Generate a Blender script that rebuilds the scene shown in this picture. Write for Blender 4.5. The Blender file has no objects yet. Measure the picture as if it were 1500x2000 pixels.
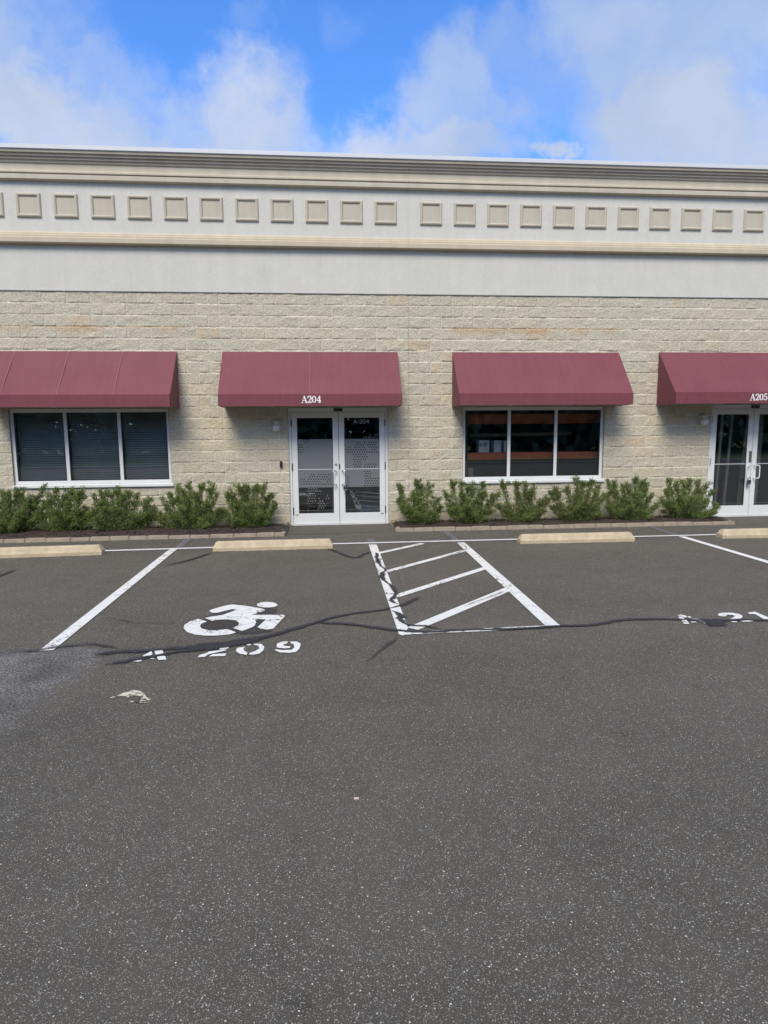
import bpy, bmesh, math, random
import numpy as np
from mathutils import Vector, Matrix, noise
from mathutils.geometry import tessellate_polygon
random.seed(7); rng = np.random.default_rng(7)
S = bpy.context.scene
COL = S.collection

# ------------------------------------------------------------------ camera
F, PITCH, YAW, ROLL, DIST, EYE = 1217.77, 0.127422, 0.0845438, 0.00808415, 11.8577, 1.75413
_fw = Vector((math.sin(YAW)*math.cos(PITCH), math.cos(YAW)*math.cos(PITCH), -math.sin(PITCH)))
_rt = Vector((math.cos(YAW), -math.sin(YAW), 0)); _dn = _fw.cross(_rt)
_r2 = _rt*math.cos(ROLL)+_dn*math.sin(ROLL); _d2 = -_rt*math.sin(ROLL)+_dn*math.cos(ROLL)
cam = bpy.data.cameras.new('camera'); camo = bpy.data.objects.new('camera', cam); COL.objects.link(camo)
cam.sensor_fit = 'VERTICAL'; cam.sensor_height = 36; cam.sensor_width = 27
cam.lens = F/2000*36; cam.clip_start = 0.05; cam.clip_end = 3000
M3 = Matrix((_r2, -_d2, -_fw)).transposed()
camo.matrix_world = Matrix.Translation((0, -DIST, EYE)) @ M3.to_4x4()
S.camera = camo

def at(px, py, axis, val):
    """survey helper: photo pixel -> point on the plane axis = val (metres)"""
    d = _fw*F + _r2*(px-750) + _d2*(py-1000); o = Vector((0, -DIST, EYE))
    t = (val-o[axis])/d[axis]
    return o+d*t
def G(px, py, z=0.0): p = at(px, py, 2, 0.0); return Vector((p.x, p.y, z))
def Wl(px, py, Y=0.0): return at(px, py, 1, Y)

# ------------------------------------------------------------------ world, sun, exposure
SUN_EL, SUN_AZ = math.radians(48.5), math.radians(197)      # azimuth measured from +Y towards +X
world = bpy.data.worlds.new('World'); S.world = world; world.use_nodes = True
nt = world.node_tree; nt.nodes.clear()
def N(t, typ, **kw):
    n = t.nodes.new(typ)
    for k, v in kw.items():
        if k.startswith('i_'):
            key = k[2:]; key = int(key) if key.isdigit() else key.replace('_', ' ')
            n.inputs[key].default_value = v
        else: setattr(n, k, v)
    return n
wout = N(nt, 'ShaderNodeOutputWorld'); bg = N(nt, 'ShaderNodeBackground'); bg.inputs[1].default_value = 0.1
sky = N(nt, 'ShaderNodeTexSky', sky_type='NISHITA', sun_disc=False)
sky.sun_elevation = SUN_EL; sky.sun_rotation = SUN_AZ; sky.air_density = 1.0; sky.dust_density = 0.4; sky.ozone_density = 2.0
tc = N(nt, 'ShaderNodeTexCoord')
tint = N(nt, 'ShaderNodeMix', data_type='RGBA', blend_type='MULTIPLY'); tint.inputs[0].default_value = 1
nt.links.new(sky.outputs[0], tint.inputs[6]); tint.inputs[7].default_value = (1.02, 1.85, 2.95, 1)
# billowing distortion of the direction
nz = N(nt, 'ShaderNodeTexNoise', i_Scale=5.0, i_Detail=8.0, i_Roughness=0.62); nt.links.new(tc.outputs[0], nz.inputs['Vector'])
sb = N(nt, 'ShaderNodeVectorMath', operation='SUBTRACT'); nt.links.new(nz.outputs[1], sb.inputs[0]); sb.inputs[1].default_value = (.5, .5, .5)
sc = N(nt, 'ShaderNodeVectorMath', operation='SCALE'); nt.links.new(sb.outputs[0], sc.inputs[0]); sc.inputs['Scale'].default_value = 0.25
ad = N(nt, 'ShaderNodeVectorMath', operation='ADD'); nt.links.new(tc.outputs[0], ad.inputs[0]); nt.links.new(sc.outputs[0], ad.inputs[1])
def mth(t, op, a, b=None, clamp=False):
    n = N(t, 'ShaderNodeMath', operation=op); n.use_clamp = clamp
    for i, v in enumerate((a, b)):
        if v is None: continue
        if isinstance(v, (int, float)): n.inputs[i].default_value = v
        else: t.links.new(v, n.inputs[i])
    return n.outputs[0]
def blob(px, py, rx, ry, amp):
    d = (_fw*F + _r2*(px-750) + _d2*(py-1000)).normalized()
    k = 1/ F
    s1 = N(nt, 'ShaderNodeVectorMath', operation='SUBTRACT'); nt.links.new(ad.outputs[0], s1.inputs[0]); s1.inputs[1].default_value = d
    s2 = N(nt, 'ShaderNodeVectorMath', operation='MULTIPLY'); nt.links.new(s1.outputs[0], s2.inputs[0])
    s2.inputs[1].default_value = (1/(rx*k*.9), 1/(ry*k*.9), 1/(ry*k*.9))
    ln = N(nt, 'ShaderNodeVectorMath', operation='LENGTH'); nt.links.new(s2.outputs[0], ln.inputs[0])
    mr = N(nt, 'ShaderNodeMapRange', interpolation_type='SMOOTHSTEP'); nt.links.new(ln.outputs[1], mr.inputs[0])
    mr.inputs[1].default_value = 1.25; mr.inputs[2].default_value = 0.45; mr.inputs[3].default_value = 0; mr.inputs[4].default_value = amp
    return mr.outputs[0]
BL = [(60,262,280,100,1.0),(220,205,110,65,.5),(475,245,155,110,.95),(330,270,130,80,.7),(1085,318,60,30,1.0),(380,300,340,70,.95),(860,320,230,75,.95),(940,215,110,110,.70),(1030,150,80,110,.35),
      (1330,60,280,150,.8),(1300,250,210,120,1.0),(1450,290,160,130,1.0),(700,30,60,40,.12),(510,50,60,45,.15),(20,20,60,60,.25),(-300,100,350,250,.9),(1850,150,350,250,.9)]
acc = None
for b in BL:
    o_ = blob(*b); acc = o_ if acc is None else mth(nt, 'MAXIMUM', acc, o_)
# elsewhere in the sky: broken cloud (away from the surveyed part)
n2 = N(nt, 'ShaderNodeTexNoise', i_Scale=2.2, i_Detail=6.0, i_Roughness=0.55); nt.links.new(tc.outputs[0], n2.inputs['Vector'])
c2 = N(nt, 'ShaderNodeMapRange', interpolation_type='SMOOTHSTEP'); nt.links.new(n2.outputs[0], c2.inputs[0]); c2.inputs[1].default_value = .40; c2.inputs[2].default_value = .62
sx = N(nt, 'ShaderNodeSeparateXYZ'); nt.links.new(tc.outputs[0], sx.inputs[0])
back = N(nt, 'ShaderNodeMapRange'); nt.links.new(sx.outputs[1], back.inputs[0]); back.inputs[1].default_value = .55; back.inputs[2].default_value = .25
c3 = mth(nt, 'MULTIPLY', c2.outputs[0], back.outputs[0])
acc = mth(nt, 'MAXIMUM', acc, c3)
# density detail
n3 = N(nt, 'ShaderNodeTexNoise', i_Scale=9.0, i_Detail=6.0, i_Roughness=0.6); nt.links.new(ad.outputs[0], n3.inputs['Vector'])
dn = N(nt, 'ShaderNodeMapRange'); nt.links.new(n3.outputs[0], dn.inputs[0]); dn.inputs[1].default_value = .3; dn.inputs[2].default_value = .7; dn.inputs[3].default_value = -.16; dn.inputs[4].default_value = .12
wh = mth(nt, 'MULTIPLY', mth(nt, 'MULTIPLY', acc, 4.0, True), dn.outputs[0])
mask = mth(nt, 'ADD', acc, wh, True)
# cloud colour: brighter tops, grey-blue thick parts
n4 = N(nt, 'ShaderNodeTexNoise', i_Scale=3.2, i_Detail=4.0, i_Roughness=0.5); nt.links.new(ad.outputs[0], n4.inputs['Vector'])
ccr = N(nt, 'ShaderNodeMix', data_type='RGBA'); 
cm = N(nt, 'ShaderNodeMapRange'); nt.links.new(n4.outputs[0], cm.inputs[0]); cm.inputs[1].default_value = .35; cm.inputs[2].default_value = .65
nt.links.new(cm.outputs[0], ccr.inputs[0]); ccr.inputs[6].default_value = (4.5, 5.6, 7.8, 1); ccr.inputs[7].default_value = (6.3, 7.1, 8.8, 1)
cbk = N(nt, 'ShaderNodeMix', data_type='RGBA'); nt.links.new(back.outputs[0], cbk.inputs[0]); nt.links.new(ccr.outputs[2], cbk.inputs[6]); cbk.inputs[7].default_value = (7.8, 7.35, 6.7, 1)
mx = N(nt, 'ShaderNodeMix', data_type='RGBA'); nt.links.new(mask, mx.inputs[0]); nt.links.new(tint.outputs[2], mx.inputs[6]); nt.links.new(cbk.outputs[2], mx.inputs[7])
nt.links.new(mx.outputs[2], bg.inputs[0]); nt.links.new(bg.outputs[0], wout.inputs[0])

sun = bpy.data.lights.new('sun', 'SUN'); suno = bpy.data.objects.new('sun', sun); COL.objects.link(suno)
sun.energy = 3.4; sun.angle = math.radians(26); sun.color = (1, .915, .78)
sd = Vector((math.sin(SUN_AZ)*math.cos(SUN_EL), math.cos(SUN_AZ)*math.cos(SUN_EL), math.sin(SUN_EL)))
suno.rotation_euler = sd.to_track_quat('Z', 'Y').to_euler(); suno.location = (-5, -20, 30)
S.view_settings.view_transform = 'Standard'; S.view_settings.look = 'None'; S.view_settings.gamma = 1
S.view_settings.exposure = 0.0
S.render.engine = 'CYCLES'
S.cycles.max_bounces = 8; S.cycles.transparent_max_bounces = 12

# ------------------------------------------------------------------ materials
MATS = {}
def mat(name, color=(.5,.5,.5), rough=.6, metal=0.0, spec=.5, var=0.0, vscale=8.0, bump=0.0, bscale=60.0, bdist=.01, alpha=1.0, stretch=None, var2=0, v2scale=1.0, streak=0):
    m = bpy.data.materials.new(name); m.use_nodes = True; t = m.node_tree; b = t.nodes['Principled BSDF']
    b.inputs['Base Color'].default_value = (*color, 1); b.inputs['Roughness'].default_value = rough
    b.inputs['Metallic'].default_value = metal; b.inputs['Specular IOR Level'].default_value = spec; b.inputs['Alpha'].default_value = alpha
    c = N(t, 'ShaderNodeTexCoord'); vec = c.outputs['Object']
    if stretch:
        mp = N(t, 'ShaderNodeMapping'); mp.inputs['Scale'].default_value = stretch; t.links.new(vec, mp.inputs[0]); vec = mp.outputs[0]
    cur = None
    for vv, ss in ((var, vscale), (var2, v2scale)):
        if vv:
            n = N(t, 'ShaderNodeTexNoise', i_Scale=ss, i_Detail=5.0, i_Roughness=.6); t.links.new(vec, n.inputs['Vector'])
            mr = N(t, 'ShaderNodeMapRange'); t.links.new(n.outputs[0], mr.inputs[0]); mr.inputs[1].default_value=.3; mr.inputs[2].default_value=.7
            mr.inputs[3].default_value = 1-vv; mr.inputs[4].default_value = 1+vv
            x = N(t, 'ShaderNodeVectorMath', operation='SCALE')
            if cur is None: x.inputs[0].default_value = color
            else: t.links.new(cur, x.inputs[0])
            t.links.new(mr.outputs[0], x.inputs['Scale']); cur = x.outputs[0]
    if streak:                       # vertical run-off streaks
        mp = N(t, 'ShaderNodeMapping'); mp.inputs['Scale'].default_value = (5,5,.35); t.links.new(vec, mp.inputs[0])
        n = N(t, 'ShaderNodeTexNoise', i_Scale=1.0, i_Detail=6.0, i_Roughness=.65); t.links.new(mp.outputs[0], n.inputs['Vector'])
        mr = N(t, 'ShaderNodeMapRange'); t.links.new(n.outputs[0], mr.inputs[0]); mr.inputs[1].default_value=.35; mr.inputs[2].default_value=.7; mr.inputs[3].default_value=1+streak*.5; mr.inputs[4].default_value=1-streak*1.5
        x = N(t, 'ShaderNodeVectorMath', operation='SCALE'); t.links.new(cur, x.inputs[0]); t.links.new(mr.outputs[0], x.inputs['Scale']); cur = x.outputs[0]
    if cur is not None: t.links.new(cur, b.inputs['Base Color'])
    if bump:
        n = N(t, 'ShaderNodeTexNoise', i_Scale=bscale, i_Detail=4.0, i_Roughness=.6); t.links.new(vec, n.inputs['Vector'])
        bp = N(t, 'ShaderNodeBump', i_Strength=bump, i_Distance=bdist); t.links.new(n.outputs[0], bp.inputs['Height']); t.links.new(bp.outputs[0], b.inputs['Normal'])
    MATS[name] = m
    return m

def asphalt_nodes(t):
    """returns colour socket and height socket of the tarmac"""
    c = N(t, 'ShaderNodeTexCoord').outputs['Object']
    def vor(scale, frac, r0, seedoff):
        mp = N(t, 'ShaderNodeMapping'); mp.inputs['Location'].default_value = (seedoff, seedoff*1.7, 0); t.links.new(c, mp.inputs[0])
        v = N(t, 'ShaderNodeTexVoronoi', i_Scale=scale, voronoi_dimensions='2D'); t.links.new(mp.outputs[0], v.inputs['Vector'])
        s = N(t, 'ShaderNodeSeparateColor'); t.links.new(v.outputs['Color'], s.inputs[0])
        pick = mth(t, 'LESS_THAN', s.outputs[0], frac)
        rad = N(t, 'ShaderNodeMapRange'); t.links.new(s.outputs[1], rad.inputs[0]); rad.inputs[3].default_value = r0*.5; rad.inputs[4].default_value = r0*1.25
        inside = mth(t, 'LESS_THAN', v.outputs['Distance'], rad.outputs[0])
        return mth(t, 'MULTIPLY', pick, inside), s.outputs[2], v.outputs['Distance']
    fine = N(t, 'ShaderNodeTexNoise', i_Scale=210.0, i_Detail=3.0, i_Roughness=.75); t.links.new(c, fine.inputs['Vector'])
    mid = N(t, 'ShaderNodeTexNoise', i_Scale=2.3, i_Detail=6.0, i_Roughness=.65); t.links.new(c, mid.inputs['Vector'])
    big = N(t, 'ShaderNodeTexNoise', i_Scale=.35, i_Detail=4.0, i_Roughness=.5); t.links.new(c, big.inputs['Vector'])
    base = N(t, 'ShaderNodeMix', data_type='RGBA'); f_ = N(t, 'ShaderNodeMapRange'); t.links.new(fine.outputs[0], f_.inputs[0]); f_.inputs[1].default_value=.3; f_.inputs[2].default_value=.72
    t.links.new(f_.outputs[0], base.inputs[0]); base.inputs[6].default_value = (.032,.030,.0245,1); base.inputs[7].default_value = (.158,.144,.109,1)
    def scale(col, sock, a, b2):
        mr = N(t, 'ShaderNodeMapRange'); t.links.new(sock, mr.inputs[0]); mr.inputs[1].default_value=.3; mr.inputs[2].default_value=.7; mr.inputs[3].default_value=a; mr.inputs[4].default_value=b2
        x = N(t, 'ShaderNodeVectorMath', operation='SCALE'); t.links.new(col, x.inputs[0]); t.links.new(mr.outputs[0], x.inputs['Scale']); return x.outputs[0]
    col = scale(base.outputs[2], mid.outputs[0], .88, 1.12)
    col = scale(col, big.outputs[0], .90, 1.10)
    lane = N(t, 'ShaderNodeTexNoise', i_Scale=1.0, i_Detail=3.0, i_Roughness=.5); lm = N(t, 'ShaderNodeMapping'); lm.inputs['Scale'].default_value = (.16,.9,1); lm.inputs['Rotation'].default_value = (0,0,.06)
    t.links.new(c, lm.inputs[0]); t.links.new(lm.outputs[0], lane.inputs['Vector']); col = scale(col, lane.outputs[0], .90, 1.10)
    drip = N(t, 'ShaderNodeTexVoronoi', i_Scale=1.15, voronoi_dimensions='2D', i_Randomness=1.0); t.links.new(c, drip.inputs['Vector']); ds = N(t, 'ShaderNodeSeparateColor'); t.links.new(drip.outputs['Color'], ds.inputs[0])
    dsz = N(t, 'ShaderNodeMapRange'); t.links.new(ds.outputs[0], dsz.inputs[0]); dsz.inputs[1].default_value=.6; dsz.inputs[3].default_value=.001; dsz.inputs[4].default_value=.075
    dd_ = mth(t, 'DIVIDE', mth(t, 'ADD', drip.outputs['Distance'], mth(t, 'MULTIPLY', mth(t, 'SUBTRACT', mid.outputs[0], .5), .08)), dsz.outputs[0])
    dmr = N(t, 'ShaderNodeMapRange', interpolation_type='SMOOTHSTEP'); t.links.new(dd_, dmr.inputs[0]); dmr.inputs[1].default_value=.4; dmr.inputs[2].default_value=1.2; dmr.inputs[3].default_value=.80; dmr.inputs[4].default_value=1
    dx_ = N(t, 'ShaderNodeVectorMath', operation='SCALE'); t.links.new(col, dx_.inputs[0]); t.links.new(dmr.outputs[0], dx_.inputs['Scale']); col = dx_.outputs[0]
    # warm / cool drift
    wm = N(t, 'ShaderNodeMix', data_type='RGBA', blend_type='MULTIPLY'); wn = N(t, 'ShaderNodeTexNoise', i_Scale=9.0, i_Detail=4.0); t.links.new(c, wn.inputs['Vector'])
    wr = N(t, 'ShaderNodeMix', data_type='RGBA'); t.links.new(wn.outputs[0], wr.inputs[0]); wr.inputs[6].default_value=(.93,.97,1.06,1); wr.inputs[7].default_value=(1.08,1.0,.93,1)
    wm.inputs[0].default_value = 1; t.links.new(col, wm.inputs[6]); t.links.new(wr.outputs[2], wm.inputs[7]); col = wm.outputs[2]
    for sc_, fr, r0, so, lo, hi in ((150, .10, .36, 0, .16, .46), (105, .028, .28, 3.3, .34, .80), (240, .22, .42, 7.1, .12, .36)):
        ins, rnd, _d = vor(sc_, fr, r0, so)
        g = N(t, 'ShaderNodeMapRange'); t.links.new(rnd, g.inputs[0]); g.inputs[3].default_value = lo; g.inputs[4].default_value = hi
        cc = N(t, 'ShaderNodeCombineColor'); t.links.new(g.outputs[0], cc.inputs[0]); t.links.new(mth(t,'MULTIPLY',g.outputs[0],.965), cc.inputs[1]); t.links.new(mth(t,'MULTIPLY',g.outputs[0],.85), cc.inputs[2])
        mxx = N(t, 'ShaderNodeMix', data_type='RGBA'); t.links.new(ins, mxx.inputs[0]); t.links.new(col, mxx.inputs[6]); t.links.new(cc.outputs[0], mxx.inputs[7]); col = mxx.outputs[2]
    return col, fine.outputs[0], c
def asphalt(name, mulc=(1,1,1), patch=False):
    m = bpy.data.materials.new(name); m.use_nodes = True; t = m.node_tree; b = t.nodes['Principled BSDF']
    col, h, c = asphalt_nodes(t)
    if mulc != (1,1,1):
        x = N(t, 'ShaderNodeMix', data_type='RGBA', blend_type='MULTIPLY'); x.inputs[0].default_value = 1; t.links.new(col, x.inputs[6]); x.inputs[7].default_value = (*mulc, 1); col = x.outputs[2]
    if patch:
        n = N(t, 'ShaderNodeTexNoise', i_Scale=66.0, i_Detail=4.0, i_Roughness=.6); mp = N(t, 'ShaderNodeMapping'); mp.inputs['Rotation'].default_value=(0,0,.5); mp.inputs['Scale'].default_value=(1,.8,1)
        t.links.new(c, mp.inputs[0]); t.links.new(mp.outputs[0], n.inputs['Vector'])
        r = N(t, 'ShaderNodeMapRange'); t.links.new(n.outputs[0], r.inputs[0]); r.inputs[1].default_value=.38; r.inputs[2].default_value=.66
        pc = N(t, 'ShaderNodeMix', data_type='RGBA'); t.links.new(r.outputs[0], pc.inputs[0]); pc.inputs[6].default_value=(.056,.053,.049,1); pc.inputs[7].default_value=(.285,.275,.258,1)
        n2_ = N(t, 'ShaderNodeTexNoise', i_Scale=3.0, i_Detail=4.0); t.links.new(c, n2_.inputs['Vector'])
        dk = N(t, 'ShaderNodeMapRange'); t.links.new(n2_.outputs[0], dk.inputs[0]); dk.inputs[1].default_value=.35; dk.inputs[2].default_value=.6; dk.inputs[3].default_value=.55; dk.inputs[4].default_value=1.05
        ps = N(t, 'ShaderNodeVectorMath', operation='SCALE'); t.links.new(pc.outputs[2], ps.inputs[0]); t.links.new(dk.outputs[0], ps.inputs['Scale'])
        at_ = N(t, 'ShaderNodeAttribute', attribute_name='worn'); 
        n3_ = N(t, 'ShaderNodeTexNoise', i_Scale=14.0, i_Detail=6.0, i_Roughness=.7); t.links.new(c, n3_.inputs['Vector'])
        inv = mth(t, 'SUBTRACT', 1.0, at_.outputs['Fac']); f1 = mth(t, 'ADD', at_.outputs['Fac'], mth(t, 'MULTIPLY', mth(t, 'MULTIPLY', mth(t, 'MULTIPLY', at_.outputs['Fac'], inv), 4.0), mth(t, 'MULTIPLY', mth(t, 'SUBTRACT', n3_.outputs[0], .5), 2.2)))
        f2 = N(t, 'ShaderNodeMapRange', interpolation_type='SMOOTHSTEP'); t.links.new(f1, f2.inputs[0]); f2.inputs[1].default_value=.36; f2.inputs[2].default_value=.66
        fz = mth(t, 'MULTIPLY', f2.outputs[0], mth(t, 'GREATER_THAN', at_.outputs['Fac'], .02))
        x = N(t, 'ShaderNodeMix', data_type='RGBA'); t.links.new(fz, x.inputs[0]); t.links.new(col, x.inputs[6]); t.links.new(ps.outputs[0], x.inputs[7]); col = x.outputs[2]
    t.links.new(col, b.inputs['Base Color']); b.inputs['Roughness'].default_value = .85; b.inputs['Specular IOR Level'].default_value = .3
    bp = N(t, 'ShaderNodeBump', i_Strength=.7, i_Distance=.006); t.links.new(h, bp.inputs['Height']); t.links.new(bp.outputs[0], b.inputs['Normal'])
    MATS[name] = m; return m
M_asph = asphalt('tarmac'); M_apron = asphalt('tarmac_apron', (.93,.94,.96)); M_patch = asphalt('tarmac_worn', patch=True)
M_halo = asphalt('tarmac_painted_out', (.50,.50,.56))

def paintmat(name, color, wear=.5, alpha_fade=0.0):
    m = bpy.data.materials.new(name); m.use_nodes = True; t = m.node_tree; b = t.nodes['Principled BSDF']
    acol, h, c = asphalt_nodes(t)
    # distorted coordinates for natural cracks
    nd = N(t, 'ShaderNodeTexNoise', i_Scale=7.0, i_Detail=5.0); t.links.new(c, nd.inputs['Vector'])
    dd = N(t, 'ShaderNodeVectorMath', operation='SCALE'); t.links.new(nd.outputs[1], dd.inputs[0]); dd.inputs['Scale'].default_value = .35
    da = N(t, 'ShaderNodeVectorMath', operation='ADD'); t.links.new(c, da.inputs[0]); t.links.new(dd.outputs[0], da.inputs[1])
    v = N(t, 'ShaderNodeTexVoronoi', i_Scale=5.5, feature='DISTANCE_TO_EDGE', voronoi_dimensions='2D'); t.links.new(da.outputs[0], v.inputs['Vector'])
    gate = N(t, 'ShaderNodeTexNoise', i_Scale=1.1, i_Detail=3.0); t.links.new(c, gate.inputs['Vector'])
    gw = N(t, 'ShaderNodeMapRange'); t.links.new(gate.outputs[0], gw.inputs[0]); gw.inputs[1].default_value=.42; gw.inputs[2].default_value=.70; gw.inputs[3].default_value=0; gw.inputs[4].default_value=.055*wear
    crack = mth(t, 'LESS_THAN', v.outputs['Distance'], gw.outputs[0])
    chip = N(t, 'ShaderNodeTexNoise', i_Scale=55.0, i_Detail=5.0, i_Roughness=.75); t.links.new(c, chip.inputs['Vector'])
    g2 = N(t, 'ShaderNodeMapRange'); t.links.new(gate.outputs[0], g2.inputs[0]); g2.inputs[1].default_value=.35; g2.inputs[2].default_value=.7; g2.inputs[3].default_value=.80; g2.inputs[4].default_value=.80-.17*wear
    ch = mth(t, 'GREATER_THAN', chip.outputs[0], g2.outputs[0])
    f = mth(t, 'MAXIMUM', crack, ch)
    dirt = N(t, 'ShaderNodeTexNoise', i_Scale=22.0, i_Detail=6.0, i_Roughness=.7); t.links.new(c, dirt.inputs['Vector'])
    dr = N(t, 'ShaderNodeMapRange'); t.links.new(dirt.outputs[0], dr.inputs[0]); dr.inputs[1].default_value=.3; dr.inputs[2].default_value=.7; dr.inputs[3].default_value=.84; dr.inputs[4].default_value=1.05
    pc = N(t, 'ShaderNodeVectorMath', operation='SCALE'); pc.inputs[0].default_value = color; t.links.new(dr.outputs[0], pc.inputs['Scale'])
    dark = N(t, 'ShaderNodeVectorMath', operation='SCALE'); t.links.new(acol, dark.inputs[0]); dark.inputs['Scale'].default_value = .55
    x = N(t, 'ShaderNodeMix', data_type='RGBA'); t.links.new(mth(t,'MAXIMUM', f, alpha_fade) if alpha_fade else f, x.inputs[0]); t.links.new(pc.outputs[0], x.inputs[6])
    t.links.new((acol if alpha_fade else dark.outputs[0]), x.inputs[7]); t.links.new(x.outputs[2], b.inputs['Base Color'])
    b.inputs['Roughness'].default_value = .7; b.inputs['Specular IOR Level'].default_value = .35
    bp = N(t, 'ShaderNodeBump', i_Strength=.35, i_Distance=.004); t.links.new(h, bp.inputs['Height']); t.links.new(bp.outputs[0], b.inputs['Normal'])
    MATS[name] = m; return m
M_paint = paintmat('white_road_paint', (.76,.76,.71), .75)
M_paintnew = paintmat('fresh_road_paint', (.78,.78,.75), .15)
M_ghost = paintmat('blacked_out_paint', (.17,.18,.20), .8, .35)
M_splotch = paintmat('yellowish_paint_spill', (.60,.57,.43), 1.1)
M_seal = mat('crack_sealant', (.030,.030,.035), .55, spec=.4, var=.35, vscale=30, bump=.4, bscale=80)
def sealmat(name, color, lo, hi):
    m = mat(name, color, .6, spec=.4, var=.35, vscale=14, bump=.5, bscale=90); t = m.node_tree
    c = N(t, 'ShaderNodeTexCoord').outputs['Object']
    a = N(t, 'ShaderNodeAttribute', attribute_name='core'); n = N(t, 'ShaderNodeTexNoise', i_Scale=26.0, i_Detail=8.0, i_Roughness=.75); t.links.new(c, n.inputs['Vector'])
    f = mth(t, 'ADD', a.outputs['Fac'], mth(t, 'MULTIPLY', mth(t, 'SUBTRACT', n.outputs[0], .5), 1.5))
    mr = N(t, 'ShaderNodeMapRange'); t.links.new(f, mr.inputs[0]); mr.inputs[1].default_value = lo; mr.inputs[2].default_value = hi; mr.inputs[4].default_value = .93
    t.links.new(mth(t, 'MULTIPLY', mr.outputs[0], 1.0, True), t.nodes['Principled BSDF'].inputs['Alpha']); return m
M_seal = sealmat('crack_sealant', (.034,.034,.038), .22, .50)
M_smear = sealmat('thin_sealant', (.045,.045,.049), .30, .95)
M_hair = sealmat('hairline_crack', (.045,.044,.044), .30, .75)

M_stucco = mat('grey_stucco', (.625,.618,.565), .9, spec=.2, var=.035, vscale=2.5, streak=.03, var2=.05, v2scale=40, bump=.5, bscale=140, bdist=.006)
M_cream = mat('beige_foam_trim', (.54,.495,.40), .85, spec=.25, streak=.06, var=.05, vscale=3, var2=.04, v2scale=50, bump=.3, bscale=160, bdist=.004)
M_band = mat('cream_foam_band', (.56,.49,.365), .85, spec=.25, streak=.06, var=.06, vscale=2.5, bump=.3, bscale=160, bdist=.004)
M_white = mat('white_metal_coping', (.66,.68,.70), .4, spec=.5, var=.03, vscale=2)
M_alu = mat('white_painted_aluminium', (.72,.74,.74), .38, spec=.5, var=.03, vscale=6)
M_steel = mat('brushed_steel', (.62,.62,.62), .3, metal=1)
M_dark = mat('dark_metal', (.05,.05,.055), .45)
M_black = mat('black_plastic', (.02,.018,.022), .4)
M_concrete = mat('cast_concrete', (.52,.435,.30), .9, spec=.2, var=.14, vscale=9, var2=.10, v2scale=60, bump=.6, bscale=120, bdist=.006)
M_brick = mat('tan_edging_block', (.37,.315,.245), .92, spec=.2, var=.16, vscale=6, var2=.1, v2scale=70, bump=.7, bscale=90, bdist=.008)
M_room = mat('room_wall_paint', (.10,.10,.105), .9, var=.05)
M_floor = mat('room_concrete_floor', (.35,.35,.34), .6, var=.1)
M_orange = mat('orange_enamel', (.92,.24,.10), .5, var=.12, vscale=5)
M_green = mat('green_enamel', (.04,.13,.11), .5, var=.1)
M_wood = mat('sawn_timber', (.62,.52,.36), .75, var=.18, vscale=5, stretch=(6,6,.6))
M_white_box = mat('white_stand_in_box', (.85,.87,.82), .7, var=.04)
M_red = mat('red_plastic', (.55,.10,.06), .5)
M_blind = mat('slatted_blind', (.40,.42,.38), .6, var=.08, vscale=3)
M_globe = mat('frosted_globe', (.62,.62,.58), .25, spec=.5)
M_lampw = mat('cream_lamp_plastic', (.52,.50,.42), .45)
M_letter = mat('white_vinyl_letter', (.86,.84,.84), .6)
M_letterg = mat('pale_door_vinyl', (.42,.44,.45), .6)
M_film_dot = mat('clear_dot', (.018,.021,.026), .15)
M_film_lite = mat('frosted_dot', (.17,.185,.20), .7)
M_grass = mat('verge_grass', (.05,.085,.025), .9, var=.3, vscale=.8, bump=.5, bscale=30, bdist=.05)
M_bark = mat('bark', (.10,.075,.055), .9, var=.2, vscale=20)
M_roof = mat('roof_membrane', (.45,.45,.45), .8, var=.1)

def glassmat():
    m = bpy.data.materials.new('tinted_glass'); m.use_nodes = True; t = m.node_tree; t.nodes.clear()
    o = N(t, 'ShaderNodeOutputMaterial'); tr = N(t, 'ShaderNodeBsdfTransparent'); tr.inputs[0].default_value = (.90,.93,.94,1)
    gl = N(t, 'ShaderNodeBsdfGlossy', i_Roughness=.015); gl.inputs[0].default_value = (.95,.97,1,1)
    fr = N(t, 'ShaderNodeFresnel', i_IOR=1.5); k = mth(t, 'ADD', mth(t, 'MULTIPLY', fr.outputs[0], 1.2), .05, True)
    c = N(t, 'ShaderNodeTexCoord'); n = N(t, 'ShaderNodeTexNoise', i_Scale=1.3, i_Detail=1.0); t.links.new(c.outputs['Object'], n.inputs['Vector'])
    bp = N(t, 'ShaderNodeBump', i_Strength=.05, i_Distance=.005); t.links.new(n.outputs[0], bp.inputs['Height']); t.links.new(bp.outputs[0], gl.inputs['Normal'])
    mx = N(t, 'ShaderNodeMixShader'); t.links.new(k, mx.inputs[0]); t.links.new(tr.outputs[0], mx.inputs[1]); t.links.new(gl.outputs[0], mx.inputs[2]); t.links.new(mx.outputs[0], o.inputs[0])
    return m
M_glass = glassmat()
def filmmat():
    m = bpy.data.materials.new('frosted_privacy_film'); m.use_nodes = True; t = m.node_tree; b = t.nodes['Principled BSDF']
    b.inputs['Base Color'].default_value = (.185,.20,.215,1); b.inputs['Roughness'].default_value = .35; b.inputs['Alpha'].default_value = .88
    return m
M_film = filmmat()

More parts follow.
